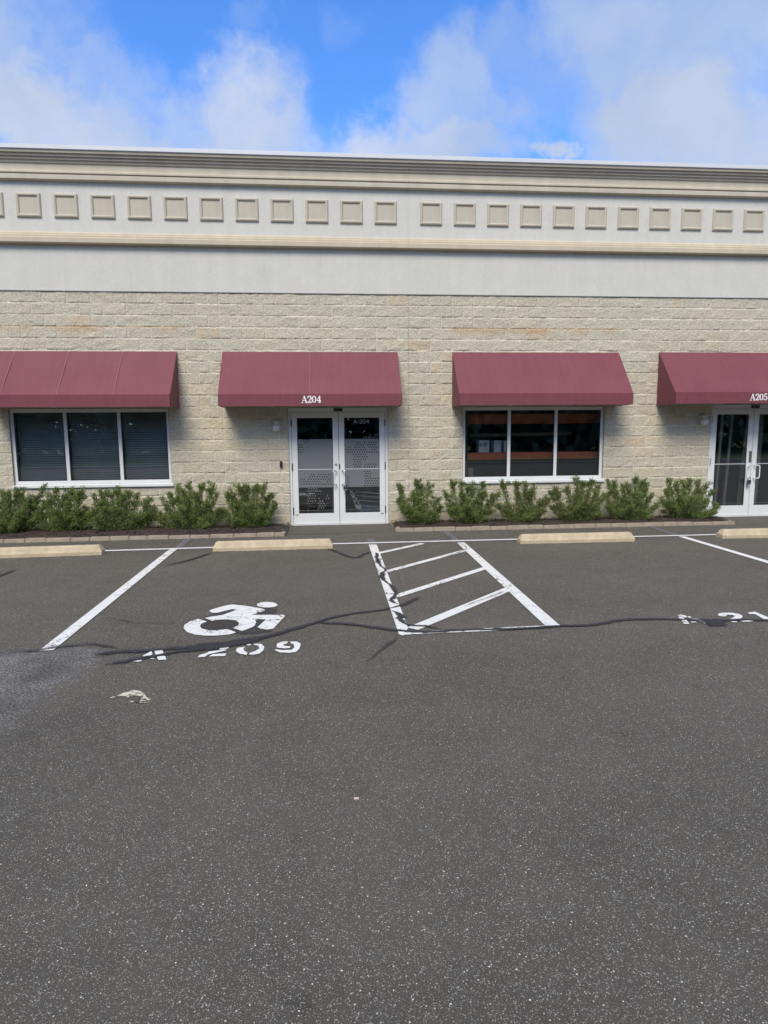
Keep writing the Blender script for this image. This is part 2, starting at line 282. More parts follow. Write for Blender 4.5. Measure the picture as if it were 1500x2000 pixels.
def awnmat():
    m = bpy.data.materials.new('burgundy_awning_fabric'); m.use_nodes = True; t = m.node_tree; b = t.nodes['Principled BSDF']
    c = N(t, 'ShaderNodeTexCoord').outputs['Object']
    n = N(t, 'ShaderNodeTexNoise', i_Scale=1.2, i_Detail=4.0); t.links.new(c, n.inputs['Vector'])
    mp = N(t, 'ShaderNodeMapping'); mp.inputs['Scale'].default_value = (14,1.2,1.2); t.links.new(c, mp.inputs[0])
    s = N(t, 'ShaderNodeTexNoise', i_Scale=1.0, i_Detail=5.0, i_Roughness=.6); t.links.new(mp.outputs[0], s.inputs['Vector'])
    f = mth(t, 'ADD', mth(t, 'MULTIPLY', n.outputs[0], .5), mth(t, 'MULTIPLY', s.outputs[0], .5))
    r = N(t, 'ShaderNodeMapRange'); t.links.new(f, r.inputs[0]); r.inputs[1].default_value=.35; r.inputs[2].default_value=.65
    x = N(t, 'ShaderNodeMix', data_type='RGBA'); t.links.new(r.outputs[0], x.inputs[0]); x.inputs[6].default_value=(.172,.048,.064,1); x.inputs[7].default_value=(.196,.060,.076,1)
    t.links.new(x.outputs[2], b.inputs['Base Color']); b.inputs['Roughness'].default_value = .6; b.inputs['Specular IOR Level'].default_value=.3
    w = N(t, 'ShaderNodeTexNoise', i_Scale=2.2, i_Detail=2.0); t.links.new(c, w.inputs['Vector'])
    bp = N(t, 'ShaderNodeBump', i_Strength=.5, i_Distance=.045); t.links.new(w.outputs[0], bp.inputs['Height']); t.links.new(bp.outputs[0], b.inputs['Normal'])
    return m
M_awn = awnmat(); M_seam = mat('awning_seam', (.212,.066,.083), .6)

def blockmat():
    m = bpy.data.materials.new('split_face_block'); m.use_nodes = True; t = m.node_tree; b = t.nodes['Principled BSDF']
    c = N(t, 'ShaderNodeTexCoord').outputs['Object']
    a = N(t, 'ShaderNodeAttribute', attribute_name='tone'); col = a.outputs['Color']
    n = N(t, 'ShaderNodeTexNoise', i_Scale=26.0, i_Detail=7.0, i_Roughness=.72); t.links.new(c, n.inputs['Vector'])
    for s_, lo, hi in ((n.outputs[0], .78, 1.20),):
        r = N(t, 'ShaderNodeMapRange'); t.links.new(s_, r.inputs[0]); r.inputs[1].default_value=.3; r.inputs[2].default_value=.7; r.inputs[3].default_value=lo; r.inputs[4].default_value=hi
        x = N(t, 'ShaderNodeVectorMath', operation='SCALE'); t.links.new(col, x.inputs[0]); t.links.new(r.outputs[0], x.inputs['Scale']); col = x.outputs[0]
    t.links.new(col, b.inputs['Base Color']); b.inputs['Roughness'].default_value = .95; b.inputs['Specular IOR Level'].default_value = .15
    n2_ = N(t, 'ShaderNodeTexNoise', i_Scale=27.0, i_Detail=6.0, i_Roughness=.68); t.links.new(c, n2_.inputs['Vector'])
    bp = N(t, 'ShaderNodeBump', i_Strength=1.0, i_Distance=.026); t.links.new(n2_.outputs[0], bp.inputs['Height']); t.links.new(bp.outputs[0], b.inputs['Normal'])
    return m
M_block = blockmat()
def mulchmat():
    m = mat('bark_mulch', (.060,.040,.032), .95, var=.5, vscale=35, bump=1, bscale=45, bdist=.03); return m
M_mulch = mulchmat()
def leafmat(name, c1, c2):
    m = bpy.data.materials.new(name); m.use_nodes = True; t = m.node_tree; b = t.nodes['Principled BSDF']
    a = N(t, 'ShaderNodeAttribute', attribute_name='leaf'); x = N(t, 'ShaderNodeMix', data_type='RGBA'); t.links.new(a.outputs['Fac'], x.inputs[0])
    x.inputs[6].default_value=(*c1,1); x.inputs[7].default_value=(*c2,1); t.links.new(x.outputs[2], b.inputs['Base Color'])
    b.inputs['Roughness'].default_value=.6; b.inputs['Specular IOR Level'].default_value=.3
    tl = N(t, 'ShaderNodeBsdfTranslucent'); t.links.new(x.outputs[2], tl.inputs[0]); mx_ = N(t, 'ShaderNodeMixShader', i_0=.35)
    t.links.new(b.outputs[0], mx_.inputs[1]); t.links.new(tl.outputs[0], mx_.inputs[2]); t.links.new(mx_.outputs[0], t.nodes['Material Output'].inputs[0])
    return m
M_leaf = leafmat('juniper_foliage', (.088,.138,.040), (.325,.405,.135))
M_leaf2 = leafmat('woodland_foliage', (.09,.11,.065), (.20,.23,.14))

# ------------------------------------------------------------------ mesh helpers
def link(name, me, material, parent=None, **props):
    o = bpy.data.objects.new(name, me); COL.objects.link(o)
    for m in (material if isinstance(material, (list, tuple)) else [material]): me.materials.append(m)
    if parent: o.parent = parent          # part meshes are built in their thing's own coordinates
    for k, v in props.items(): o[k] = v
    return o
def empty(name, loc, label, cat, group=None):
    o = bpy.data.objects.new(name, None); COL.objects.link(o); o.location = loc; o['label'] = label; o['category'] = cat
    if group: o['group'] = group
    o.empty_display_size = .2
    return o
def tag(o, label, cat, group=None):
    o['label'] = label; o['category'] = cat
    if group: o['group'] = group
    return o
class MB:
    def __init__(s): s.v = []; s.f = []; s.m = []
    def add(s, vs, fs, mi=0):
        n = len(s.v); s.v += [tuple(v) for v in vs]; s.f += [tuple(i+n for i in f) for f in fs]; s.m += [mi]*len(fs)
    def box(s, x0, x1, y0, y1, z0, z1, mi=0):
        s.add([(x0,y0,z0),(x1,y0,z0),(x1,y1,z0),(x0,y1,z0),(x0,y0,z1),(x1,y0,z1),(x1,y1,z1),(x0,y1,z1)],
              [(0,3,2,1),(4,5,6,7),(0,1,5,4),(1,2,6,5),(2,3,7,6),(3,0,4,7)], mi)
    def prism(s, prof, x0, x1, mi=0, dx0=None, dx1=None):
        """profile [(y,z)...] extruded along x"""
        n = len(prof); dx0 = dx0 or [0]*n; dx1 = dx1 or [0]*n
        vs = [(x0+dx0[i], p[0], p[1]) for i, p in enumerate(prof)] + [(x1+dx1[i], p[0], p[1]) for i, p in enumerate(prof)]
        fs = [(i, (i+1) % n, n+(i+1) % n, n+i) for i in range(n)] + [tuple(range(n-1,-1,-1)), tuple(range(n, 2*n))]
        s.add(vs, fs, mi)
    def tube(s, pts, r, seg=8, mi=0):
        pts = [Vector(p) for p in pts]; rs = r if isinstance(r, (list, tuple)) else [r]*len(pts); vs = []; fs = []
        prev = None
        for i, p in enumerate(pts):
            d = (pts[min(i+1, len(pts)-1)]-pts[max(i-1, 0)]).normalized()
            a = prev if prev is not None else (Vector((0,0,1)) if abs(d.z) < .9 else Vector((1,0,0)))
            u = (a - d*a.dot(d)).normalized(); w = d.cross(u); prev = u
            for k in range(seg):
                an = 2*math.pi*k/seg; vs.append(p+(u*math.cos(an)+w*math.sin(an))*rs[i])
        for i in range(len(pts)-1):
            for k in range(seg): fs.append((i*seg+k, i*seg+(k+1) % seg, (i+1)*seg+(k+1) % seg, (i+1)*seg+k))
        fs.append(tuple(range(seg-1,-1,-1))); fs.append(tuple((len(pts)-1)*seg+k for k in range(seg)))
        s.add(vs, fs, mi)
    def lathe(s, c, prof, seg=24, mi=0, axis='z'):
        """prof [(r, h)...] around an axis through c"""
        vs = []; fs = []; c = Vector(c)
        for r, h in prof:
            for k in range(seg):
                a = 2*math.pi*k/seg; x, y = r*math.cos(a), r*math.sin(a)
                vs.append(c+(Vector((x, y, h)) if axis == 'z' else Vector((x, -h, y))))
        n = len(prof)
        for i in range(n-1):
            for k in range(seg): fs.append((i*seg+k, i*seg+(k+1) % seg, (i+1)*seg+(k+1) % seg, (i+1)*seg+k))
        fs.append(tuple(range(seg-1,-1,-1))); fs.append(tuple((n-1)*seg+k for k in range(seg)))
        s.add(vs, fs, mi)
    def poly(s, pts, mi=0):
        pts = [Vector(p) for p in pts]
        tris = tessellate_polygon([pts])
        s.add(pts, [tuple(t_) for t_ in tris], mi)
    def build(s, name, material, parent=None, smooth=False, bevel=0, **props):
        me = bpy.data.meshes.new(name); me.from_pydata(s.v, [], s.f)
        me.polygons.foreach_set('material_index', s.m)
        bm = bmesh.new(); bm.from_mesh(me); bmesh.ops.recalc_face_normals(bm, faces=bm.faces)
        if bevel:
            es = [e for e in bm.edges if len(e.link_faces) == 2 and e.calc_face_angle(0) > .5]
            bmesh.ops.bevel(bm, geom=es, offset=bevel, segments=2, affect='EDGES', clamp_overlap=True)
        bm.to_mesh(me); bm.free()
        if smooth:
            me.polygons.foreach_set('use_smooth', [True]*len(me.polygons))
        return link(name, me, material, parent, **props)
def flat_up(o):
    """make a ground sheet face upwards"""
    bm = bmesh.new(); bm.from_mesh(o.data)
    for f in bm.faces:
        f.normal_update()
        if f.normal.z < 0: f.normal_flip()
    bm.to_mesh(o.data); bm.free(); return o

# ------------------------------------------------------------------ ground
mb = MB(); mb.add([(-60,-21,0),(60,-21,0),(60,60,0),(-60,60,0)], [(0,1,2,3)])
mb.build('parking_lot', M_asph, kind='structure')
mb = MB(); mb.add([(-1500,-1500,-.03),(1500,-1500,-.03),(1500,1500,-.03),(-1500,1500,-.03)], [(0,1,2,3)])
mb.build('grass_verge', M_grass, kind='structure')
mb = MB(); mb.box(-60,60,-21.2,-21,-.02,.13); mb.build('kerb', M_concrete, kind='structure')

# door aprons (smoother newer tarmac up to the thresholds)
for x0, x1 in ((-.80,1.18),(7.52,9.6)):
    mb = MB(); mb.add([(x0,-1.10,.004),(x1,-1.02,.004),(x1,.02,.004),(x0,.02,.004)], [(0,1,2,3)]); mb.build('door_apron', M_apron, kind='structure')

# worn patch at the left
cx = [(-260,1290),(-120,1282),(0,1275),(75,1272),(150,1263),(185,1268),(180,1290),(155,1315),(118,1335),(75,1368),(35,1402),(0,1428),(-80,1500),(-260,1640)]
ring = [G(x, y) for x, y in cx]; cen = sum(ring, Vector())/len(ring)
# dense grid with a smooth 'worn' field from signed distance
xs = np.arange(min(p.x for p in ring)-.1, max(p.x for p in ring)+.5, .06); ys = np.arange(min(p.y for p in ring)-.4, max(p.y for p in ring)+.3, .06)
def sdist(px, py):
    ins = False; dmin = 9
    for i in range(len(ring)):
        a, b = ring[i], ring[(i+1) % len(ring)]
        if (a.y > py) != (b.y > py) and px < (b.x-a.x)*(py-a.y)/(b.y-a.y)+a.x: ins = not ins
        ab = Vector((b.x-a.x, b.y-a.y)); ap = Vector((px-a.x, py-a.y)); t_ = max(0, min(1, ap.dot(ab)/max(ab.dot(ab), 1e-9)))
        dmin = min(dmin, (ap-ab*t_).length)
    return dmin if ins else -dmin
vs = []; wv = []
for y in ys:
    for x in xs: vs.append((x, y, .001)); wv.append(max(0, min(1, .5+sdist(x, y)*2.2)))
nx = len(xs); fs = []
for j in range(len(ys)-1):
    for i in range(nx-1):
        q = (j*nx+i, j*nx+i+1, (j+1)*nx+i+1, (j+1)*nx+i)
        if max(wv[k] for k in q) > 0: fs.append(q)
me = bpy.data.meshes.new('worn_tarmac'); me.from_pydata(vs, [], fs)
at_ = me.attributes.new('worn', 'FLOAT', 'POINT'); at_.data.foreach_set('value', wv)
link('worn_tarmac', me, M_patch, kind='structure')

# ------------------------------------------------------------------ painted markings
ZP = .008
def quad(name, pts, m=M_paint, z=ZP, **kw):
    mb = MB(); mb.poly([Vector((p[0], p[1], z)) for p in pts]); o = mb.build(name, m, kind='structure', **kw); return flat_up(o)
YL = -2.10
def stall(name, x, x2, y0=YL-.06, y1=-6.58, w=.12):
    return quad(name, [(x-w/2,y0),(x+w/2,y0),(x2+w/2,y1),(x2-w/2,y1)])
stall('stall_line', -2.42, -2.345, y1=-6.73, w=.115)
quad('stall_line', [G(720,1064.5),G(735.7,1064),G(797,1228),G(788,1243),G(779,1240)])
quad('stall_line', [G(892,1060.5),G(907,1060),G(1094,1223.5),G(1066,1224.5)])
quad('stall_line', [(5.69,-2.16),(5.80,-2.16),(5.80,-6.5),(5.69,-6.5)], M_paintnew)
# long line along the stall heads
quad('stall_head_line', [(-10,-2.32),(-10,-2.25),(-3.384,-2.20),(0.01,-2.06),(3.0,-2.03),(5.467,-2.03),(12,-1.98),(12,-2.06),(5.467,-2.11),(3.0,-2.115),(0.01,-2.145),(-3.384,-2.29)], M_paintnew, z=.0095)
# hatching of the access aisle
def strip(name, a, b, w, m=M_paint, z=ZP):
    a = G(*a); b = G(*b); d = (b-a).normalized(); n_ = Vector((-d.y, d.x, 0))*w/2
    return quad(name, [a-n_, b-n_, b+n_, a+n_], m, z)
strip('hatch_line', (738.5,1081.2), (826,1062), .095, z=.0065); strip('hatch_line', (754,1117.3), (911,1075), .095, z=.0065)
strip('hatch_line', (772,1166), (956,1107.5), .10, z=.0065); strip('hatch_line', (806,1229), (994,1151), .12, z=.0065)
quad('aisle_end_line', [G(782,1241.5),G(850,1238),G(960,1233.5),G(1095,1224.5),G(1093,1221.5),G(1000,1226),G(900,1231),G(779,1236)], z=.0072)
# painted-out remains between the head line and the planting beds
def ghost(a, b, w): return strip('painted_out_line', a, b, w, M_ghost, .0055)
ghost((347,1071), (371,1051), .11); ghost((893,1059), (871,1038), .12); ghost((1328,1048), (1267,1027.5), .10); ghost((729,1063), (723,1052), .13)
ghost((722,1052.3), (882,1049.6), .025)
ghost((842,1058), (880,1050), .05)

def trace(name, polys, org, s, m=M_paint, z=ZP):
    mb = MB()
    for P in polys: mb.poly([G(org[0]+x/s, org[1]+y/s, z) for x, y in P])
    o = mb.build(name, m, kind='structure'); return flat_up(o)
head = [(1032+122*math.cos(a), 75-33*math.sin(a)) for a in [2*math.pi*k/28 for k in range(28)]]
wheel = [(225,242),(328,272),(265,295),(243,325),(262,355),(330,372),(420,378),(570,362),(668,400),(600,422),(480,435),(390,439),(300,438),(180,425),(90,395),(52,350),(65,310),(130,270)]
body = [(352,150),(370,135),(500,95),(590,76),(630,72),(780,88),(960,118),(1002,130),(998,147),(850,195),(1220,193),(1242,208),(1100,358),(1030,366),(960,358),(918,340),(1018,245),(888,250),(903,285),(880,325),(830,350),(735,385),(632,348),(690,320),(703,290),(665,258),(560,246),(450,252),(385,265),(300,230),(400,210),(510,195),(680,133),(620,127),(450,168),(390,170)]
trace('wheelchair_symbol', [head, wheel, body], (350,1170), 6)
trace('blacked_out_tarmac', [[(290,215),(640,110),(1010,110),(1150,118),(1140,160),(1100,190),(1010,250),(1090,330),(1080,385),(900,410),(700,415),(560,400),(360,392),(230,350),(230,300),(300,250)]], (350,1170), 6, M_halo, .0042)
p209 = [[(x-1080,y+420) for x,y in P] for P in [[(600,285),(755,200),(768,240),(690,268)],[(535,322),(600,308),(640,305),(640,318),(600,325)],[(735,288),(785,282),(790,290),(750,293)],[(790,190),(885,186),(900,238),(805,250)],[(820,265),(915,256),(930,300),(840,305),(825,285)]]]
p209 = [[(x, y) for x, y in P] for P in p209]
d209 = [[(280,595),(330,575),(365,590),(340,602)],[(470,600),(480,575),(575,565),(582,585),(500,605)],[(215,693),(240,665),(330,640),(350,625),(560,600),(540,615),(400,645),(340,660),(300,688)],[(345,683),(400,655),(552,648),(540,677)],
 [(668,600),(690,580),(780,570),(752,590),(760,615),(800,640),(790,665),(710,650),(672,628)],[(820,662),(830,640),(890,620),(940,590),(930,555),(870,548),(885,535),(960,535),(998,570),(990,610),(940,650),(860,663)],[(790,545),(830,535),(845,550),(800,555)],
 [(1140,560),(1150,530),(1210,508),(1275,508),(1265,530),(1215,545),(1235,560),(1300,563),(1300,583),(1230,588),(1150,580)],[(1300,508),(1380,508),(1425,535),(1410,590),(1370,630),(1290,640),(1180,635),(1120,610),(1130,598),(1210,610),(1320,605),(1350,575),(1340,535),(1310,530)]]
trace('stall_number', p209+d209, (350,1170), 6)
a21 = [[(100,182),(160,172),(235,188),(246,212),(210,218),(160,196),(118,190)],[(116,202),(160,204),(215,232),(200,238),(132,230)],[(160,255),(240,253),(290,315),(205,318),(180,290)],[(325,238),(420,238),(540,275),(560,292),(530,295),(430,272),(380,262)],[(250,200),(300,200),(320,222),(280,222)],[(315,278),(385,280),(400,292),(320,295)],[(470,285),(550,300),(530,312),(480,300)],
 [(725,180),(740,155),(800,142),(950,145),(1060,165),(1105,190),(1105,215),(1070,238),(1000,247),(905,243),(960,220),(990,195),(960,180),(880,176),(840,200),(800,202),(750,195)],[(920,275),(1020,275),(1025,290),(960,290)],[(1070,270),(1180,262),(1290,272),(1200,282),(1100,282)],
 [(1190,140),(1300,128),(1560,240),(1540,258),(1430,240),(1300,165),(1210,165)]]
trace('stall_number', a21, (1310,1180), 7.895)
spl = [[(350,722),(440,682),(490,676),(530,655),(600,660),(650,682),(680,705),(690,730),(745,770),(735,800),(640,808),(500,795),(510,785),(620,785),(640,760),(600,722),(560,716),(505,722),(480,745),(460,728)],[(265,745),(320,728),(330,736),(285,750)]]
trace('paint_spill', spl, (170,1240), 6, M_splotch, .006)

# crack sealant and hairline cracks
def ribbon(name, pts, w, m=M_seal, z=.0115, jag=.25, org=None, s=1, seed=0):
    R_ = random.Random(seed)
    P = [G(*(p[:2] if org is None else (org[0]+p[0]/s, org[1]+p[1]/s))) for p in pts]
    ws = [(p[2] if len(p) > 2 else 1)*w for p in pts]
    Q = []; QW = []
    for i in range(len(P)-1):
        L = (P[i+1]-P[i]).length; k = max(2, int(L/.05))
        for j in range(k):
            t_ = j/k; Q.append(P[i].lerp(P[i+1], t_)); QW.append(ws[i]*(1-t_)+ws[i+1]*t_)
    Q.append(P[-1]); QW.append(ws[-1])
    for _ in range(2): Q = [Q[0]]+[(Q[i-1]+Q[i]*2+Q[i+1])/4 for i in range(1, len(Q)-1)]+[Q[-1]]
    vs = []; fs = []; core = []
    for i, p in enumerate(Q):
        d = (Q[min(i+1, len(Q)-1)]-Q[max(i-1, 0)]).normalized(); n_ = Vector((-d.y, d.x, 0))
        e = min(1, (i+.2)/3, (len(Q)-.8-i)/3)
        a = QW[i]*.72*(.5+.5*e)*(1+R_.uniform(-jag, jag)); b = QW[i]*.72*(.5+.5*e)*(1+R_.uniform(-jag, jag)); j_ = n_*R_.uniform(-jag, jag)*QW[i]*.25
        up = Vector((0,0,z)); vs += [tuple(p+n_*a+j_+up), tuple(p+j_+up), tuple(p-n_*b+j_+up)]; core += [0, e, 0]
    for i in range(len(Q)-1):
        for k in (0, 1): fs.append((3*i+k, 3*i+k+1, 3*i+k+4, 3*i+k+3))
    mb = MB(); mb.add(vs, fs); o = mb.build(name, m, kind='structure')
    at_ = o.data.attributes.new('core', 'FLOAT', 'POINT'); at_.data.foreach_set('value', core); return flat_up(o)
SZ = [.0105+.0004*i for i in range(30)]; si = iter(SZ)
ribbon('crack_sealant', [(172,1281),(215,1276),(260,1274),(300,1271,1.0),(340,1268),(370,1266,1.4),(410,1262,1.8),(440,1258,1.2),(477,1250,.9),(500,1248),(533,1242),(567,1232),(600,1223,.8),(620,1216,.8),(650,1207,.7),(690,1199,.7),(730,1195,.6),(775,1187,.6),(800,1177,.8),(822,1166,.8)], .072, z=next(si), seed=1)
ribbon('crack_sealant', [(190,1303,.6),(228,1297),(262,1290,.9),(295,1284,.8),(320,1280,.8),(353,1273,.8),(385,1269,1.3),(420,1266,1.6),(450,1261,1.5),(483,1255,1.6),(508,1249,1.3),(530,1243,.6)], .07, z=next(si), seed=2)
ribbon('crack_sealant', [(615,1217,.6),(633,1218),(684,1220),(728,1227),(776,1233),(820,1236.5,1.1),(857,1236),(879,1233),(930,1231.5),(985,1231),(1040,1228),(1091,1224.5),(1135,1223.5),(1167,1222),(1188,1216.5),(1207,1213),(1233,1210.7),(1273,1210.7),(1321,1211,.7),(1340,1212.5,.55),(1367,1212,.6),(1407,1213),(1447,1212),(1500,1213),(1580,1216)], .055, z=next(si), seed=3)
ribbon('crack_sealant', [(1382,1227,1),(1391,1220,1.4),(1402,1215,1.2),(1425,1213,.4)], .17, z=next(si), seed=4, jag=.4)
ribbon('crack_sealant', [(1352,1209.5,.5),(1375,1211),(1400,1212,.6)], .05, z=next(si), seed=14)
ribbon('crack_sealant', [(636,1072),(655,1077),(680,1088),(698,1091.5),(705,1086),(715,1081),(733,1079)], .055, z=next(si), seed=5, jag=.15)
ribbon('crack_sealant', [(733,1079,.6),(736,1083),(735,1089),(739,1099,1.3),(741,1105,.8),(748,1111,.8),(755,1114,.8),(748,1120),(744,1125,1.2),(746,1131,1.2),(757,1141,.6),(766,1145,.8),(769,1153,1.1),(774,1162,.9),(766,1170,1.2),(764,1176,1),(770,1180,.6),(783,1182.5,.5)], .05, z=next(si), seed=6, jag=.5)
ribbon('crack_sealant', [(760,1193,.7),(770,1196,.7),(781,1200,1.1),(783,1207,1.8),(782.5,1213,1.6),(785,1218,.8),(797,1222.5,.7),(807,1224,.7),(833,1225,.8),(850,1227.5,.8),(870,1232,.8)], .05, z=next(si), seed=7, jag=.45)
ribbon('crack_sealant', [(785,1242),(770,1252),(755,1263),(745,1270,.8),(735,1279,.5),(720,1292,.3),(707,1303,.25)], .055, z=next(si), seed=8, jag=.35, m=M_smear)
ribbon('crack_sealant', [(416,1079.8),(381,1091.5),(346.7,1101),(316,1106.5,.6)], .05, z=next(si), seed=9)
ribbon('crack_sealant', [(-60,1150),(0,1126),(34,1112,.7)], .05, z=next(si), seed=10)
for k, (pts, w) in enumerate([([(186,1208.5),(225,1210),(260,1218),(312,1218.5),(360,1217)], .016), ([(1400,1238),(1409,1247),(1416,1251)], .013), ([(1430,1256),(1437,1263.6),(1448,1270),(1453,1275)], .014),
        ([(858,1089,.6),(873,1088),(882,1084,1.6),(892,1082,1.3),(905,1077),(912,1073,1),(910,1069,.8),(900,1064)], .017), ([(900,1190),(923,1180),(950,1170.5),(975,1161),(992,1154)], .013),
        ([(0,1276,.8),(75,1273),(112,1267,1.2),(150,1261.5,1.3),(190,1261,1.2),(215,1266,1.2),(245,1272.5,1)], .06)]):
    ribbon('hairline_crack' if w < .02 else 'crack_sealant', pts, w, M_hair if w < .02 else (M_smear if k == 5 else M_seal), z=next(si), seed=20+k, jag=.6)

# small debris
mb = MB(); p = G(696,1560); mb.box(p.x-.012, p.x+.012, p.y-.006, p.y+.006, .0, .004)
tag(mb.build('pale_chip', mat('pale_scrap', (.62,.5,.42), .8)), 'tiny pale pinkish scrap lying alone on the open tarmac', 'litter')

# ------------------------------------------------------------------ building
X0, X1 = -10.2, 13.0
bld = empty('commercial_building', (0, 0, 0), 'long single-storey commercial building of tan split-face block under a pale grey stucco parapet', 'building')
CO = .2032
openings = {'w1': (-5.745, -2.942, .79, 2.215), 'd1': (-.778, 1.092, 0, 2.215), 'w3': (2.53, 5.325, .752, 2.215), 'd2': (7.494, 9.365, 0, 2.235)}
# split-face block wall: real relief
def lines(lo, hi, off, extra, mod=CO, sub=8):
    L = set()
    k0 = math.floor((lo-off)/mod)
    for k in range(k0, int((hi-lo)/mod)+k0+3):
        b = off+k*mod
        L.update((round(b, 4), round(b+.011, 4), round(b-.003, 4)))
        for j in range(0, sub): L.add(round(b+.014+(mod-.017)*j/sub, 4))
    L = [x for x in L if lo < x < hi]+[lo, hi]
    for e in extra: L = [x for x in L if abs(x-e) > .006]+[e]
    return sorted(L)
ex = [o_[i] for o_ in openings.values() for i in (0, 1)]; ez = [o_[i] for o_ in openings.values() for i in (2, 3) if o_[i] > 0]
ZT = 21*CO
XO = 1.489
gx = lines(X0, X1, XO, ex); gz = lines(0, ZT, 0, sorted(set(ez)))
control = {0, 3, -18, 19+3, 35}          # full-height joints (half-block index)
Rb = random.Random(3)
half = {}
def joint_col(k, row):
    """is the half-block boundary k a real joint in this row"""
    if k in (0, 3, 25, -17): return True
    if (k*7+row*13) % 17 == 0: return True          # cut pieces
    return (k+row) % 2 == 0
tone_cache = {}
def block_tone(k, row):
    while not joint_col(k, row): k -= 1
    key = (k, row)
    if key not in tone_cache:
        r_ = Rb.random(); g = .955+.09*Rb.random()
        up = min(1, max(0, (row-13)/5))  # greyer upper courses, warmer lower ones: the sun's warmth put into block colour
        warm = (1.0, .925, .79) if r_ < .6 else ((1.02,.93,.76) if r_ < .8 else (.98,.925,.81))
        gy = (.94, .90, .79)
        c_ = [(warm[i]*(1-up*.6)+gy[i]*up*.6)*g*.535*(1.10,1.085,.985)[i] for i in range(3)]
        if Rb.random() < .035: c_ = [c_[0]*1.02, c_[1]*.94, c_[2]*.88]
        tone_cache[key] = (c_, Rb.random())
    return tone_cache[key]
def smooth(a, b, x): t_ = max(0, min(1, (x-a)/(b-a))); return t_*t_*(3-2*t_)
vs = []; tones = []
for z in gz:
    rowf = z/CO; row = int(rowf+1e-6); zin = z-row*CO
    hj = zin < .0115
    for x in gx:
        kf = (x-XO)/CO; k = math.floor(kf+1e-6); xin = x-(XO+k*CO)
        vj = joint_col(k, min(row, 20)) and xin < .0115
        c_, r_ = block_tone(k, min(row, 20))
        e = min(zin-.009, CO-zin)
        if hj or vj:
            y = -.0015; col = ((.76, .70, .565) if hj else (.66, .615, .505)) if not (k in (0,) and vj) else (.48,.45,.38)
            if hj and noise.noise(Vector((x*1.3, z*3, 5))) > .12: col = (.56,.52,.43)
        else:
            p = Vector((x, z, r_*0))
            d = noise.fractal(p*9, .9, 2.0, 4)*.011 + noise.fractal(Vector((x*3.1, z*5.5, r_*30)), 1, 2, 2)*.009 + (r_-.5)*.002
            y = -.0048 - d*.66
            y = min(y, -.001)
            col = c_
        # rust wash below the lintel courses
        st = 0
        for xa, xb in ((-7.5, -2.55), (2.28, 5.6)):
            inx = smooth(xa-.1, xa+.15, x)*(1-smooth(xb-.15, xb+.1, x))
            st = max(st, inx*smooth(3.50, 3.655, z)*(1 if z < 3.672 else 0)*(.35+.75*noise.noise(Vector((x*2.2, z, 1)))))
            if inx > .5 and 3.655 < z < 3.67: st = max(st, .75)
        st = max(0, min(1, st))
        col = [col[i]*(1-st)+(.52,.35,.19)[i]*st for i in range(3)]
        # splash-back grime at the foot
        gr = (1-smooth(.0, .55, z))*(.25+.35*noise.noise(Vector((x*1.7, z*2, 9))))
        col = [col[i]*(1-max(0, gr))+(.30,.25,.19)[i]*max(0, gr) for i in range(3)]
        vs.append((x, y, z)); tones.append((*col, 1))
nx = len(gx); fs = []
for j in range(len(gz)-1):
    zc = (gz[j]+gz[j+1])/2
    for i in range(nx-1):
        xc = (gx[i]+gx[i+1])/2
        if any(o_[0] < xc < o_[1] and o_[2] < zc < o_[3] for o_ in openings.values()): continue
        fs.append((j*nx+i, j*nx+i+1, (j+1)*nx+i+1, (j+1)*nx+i))
nb = len(vs)
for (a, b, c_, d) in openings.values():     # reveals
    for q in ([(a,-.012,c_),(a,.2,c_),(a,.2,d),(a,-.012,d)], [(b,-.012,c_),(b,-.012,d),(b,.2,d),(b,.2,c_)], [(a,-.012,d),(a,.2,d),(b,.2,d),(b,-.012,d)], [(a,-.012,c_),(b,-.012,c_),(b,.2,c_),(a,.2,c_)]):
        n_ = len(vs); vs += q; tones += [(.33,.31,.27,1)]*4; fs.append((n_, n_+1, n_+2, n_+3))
me = bpy.data.meshes.new('block_wall'); me.from_pydata(vs, [], fs)
ca = me.color_attributes.new('tone', 'FLOAT_COLOR', 'POINT'); ca.data.foreach_set('color', [c for t_ in tones for c in t_])
me.polygons.foreach_set('use_smooth', [i < nb*0+len(me.polygons)-16 for i in range(len(me.polygons))])
link('block_wall', me, M_block, bld)

# stucco parapet wall (in two bays with a control joint)
mb = MB()
for a, b in ((X0, 1.485), (1.489, X1)): mb.box(a, b, -.012, .2, ZT+.004, 6.36)
mb.box(1.485, 1.489, -.007, .2, ZT+.004, 6.36)
mb.build('stucco_wall', M_stucco, bld)
mb = MB(); mb.box(X0, X1, -.022, .0, ZT-.002, ZT+.010); mb.build('flashing', mat('grey_flashing', (.25,.25,.25), .5), bld)
def zt(zv, p): return EYE+(zv-EYE)*(DIST-p)/DIST
def mould(name, prof, m):
    pr = [(-p, zt(zv, p)) for p, zv in prof]
    mb = MB()
    for a, b in ((X0-.02, 1.4865), (1.4885, X1+.02)): mb.prism(pr+[(.01, pr[-1][1]), (.01, pr[0][1])], a, b)
    mb.build(name, m, bld)
mould('moulding', [(.012,5.055),(.11,5.085),(.12,5.10),(.12,5.175),(.085,5.185),(.085,5.215),(.06,5.225),(.055,5.25),(.03,5.265),(.012,5.268)], M_band)
mould('cornice', [(.012,6.095),(.075,6.125),(.095,6.14),(.095,6.205),(.07,6.215),(.07,6.232),(.095,6.24),(.095,6.268),(.05,6.28),(.045,6.39),(.07,6.405),(.08,6.45),(.105,6.46),(.11,6.505),(.14,6.515),(.145,6.56),(.175,6.57),(.185,6.615)], M_cream)
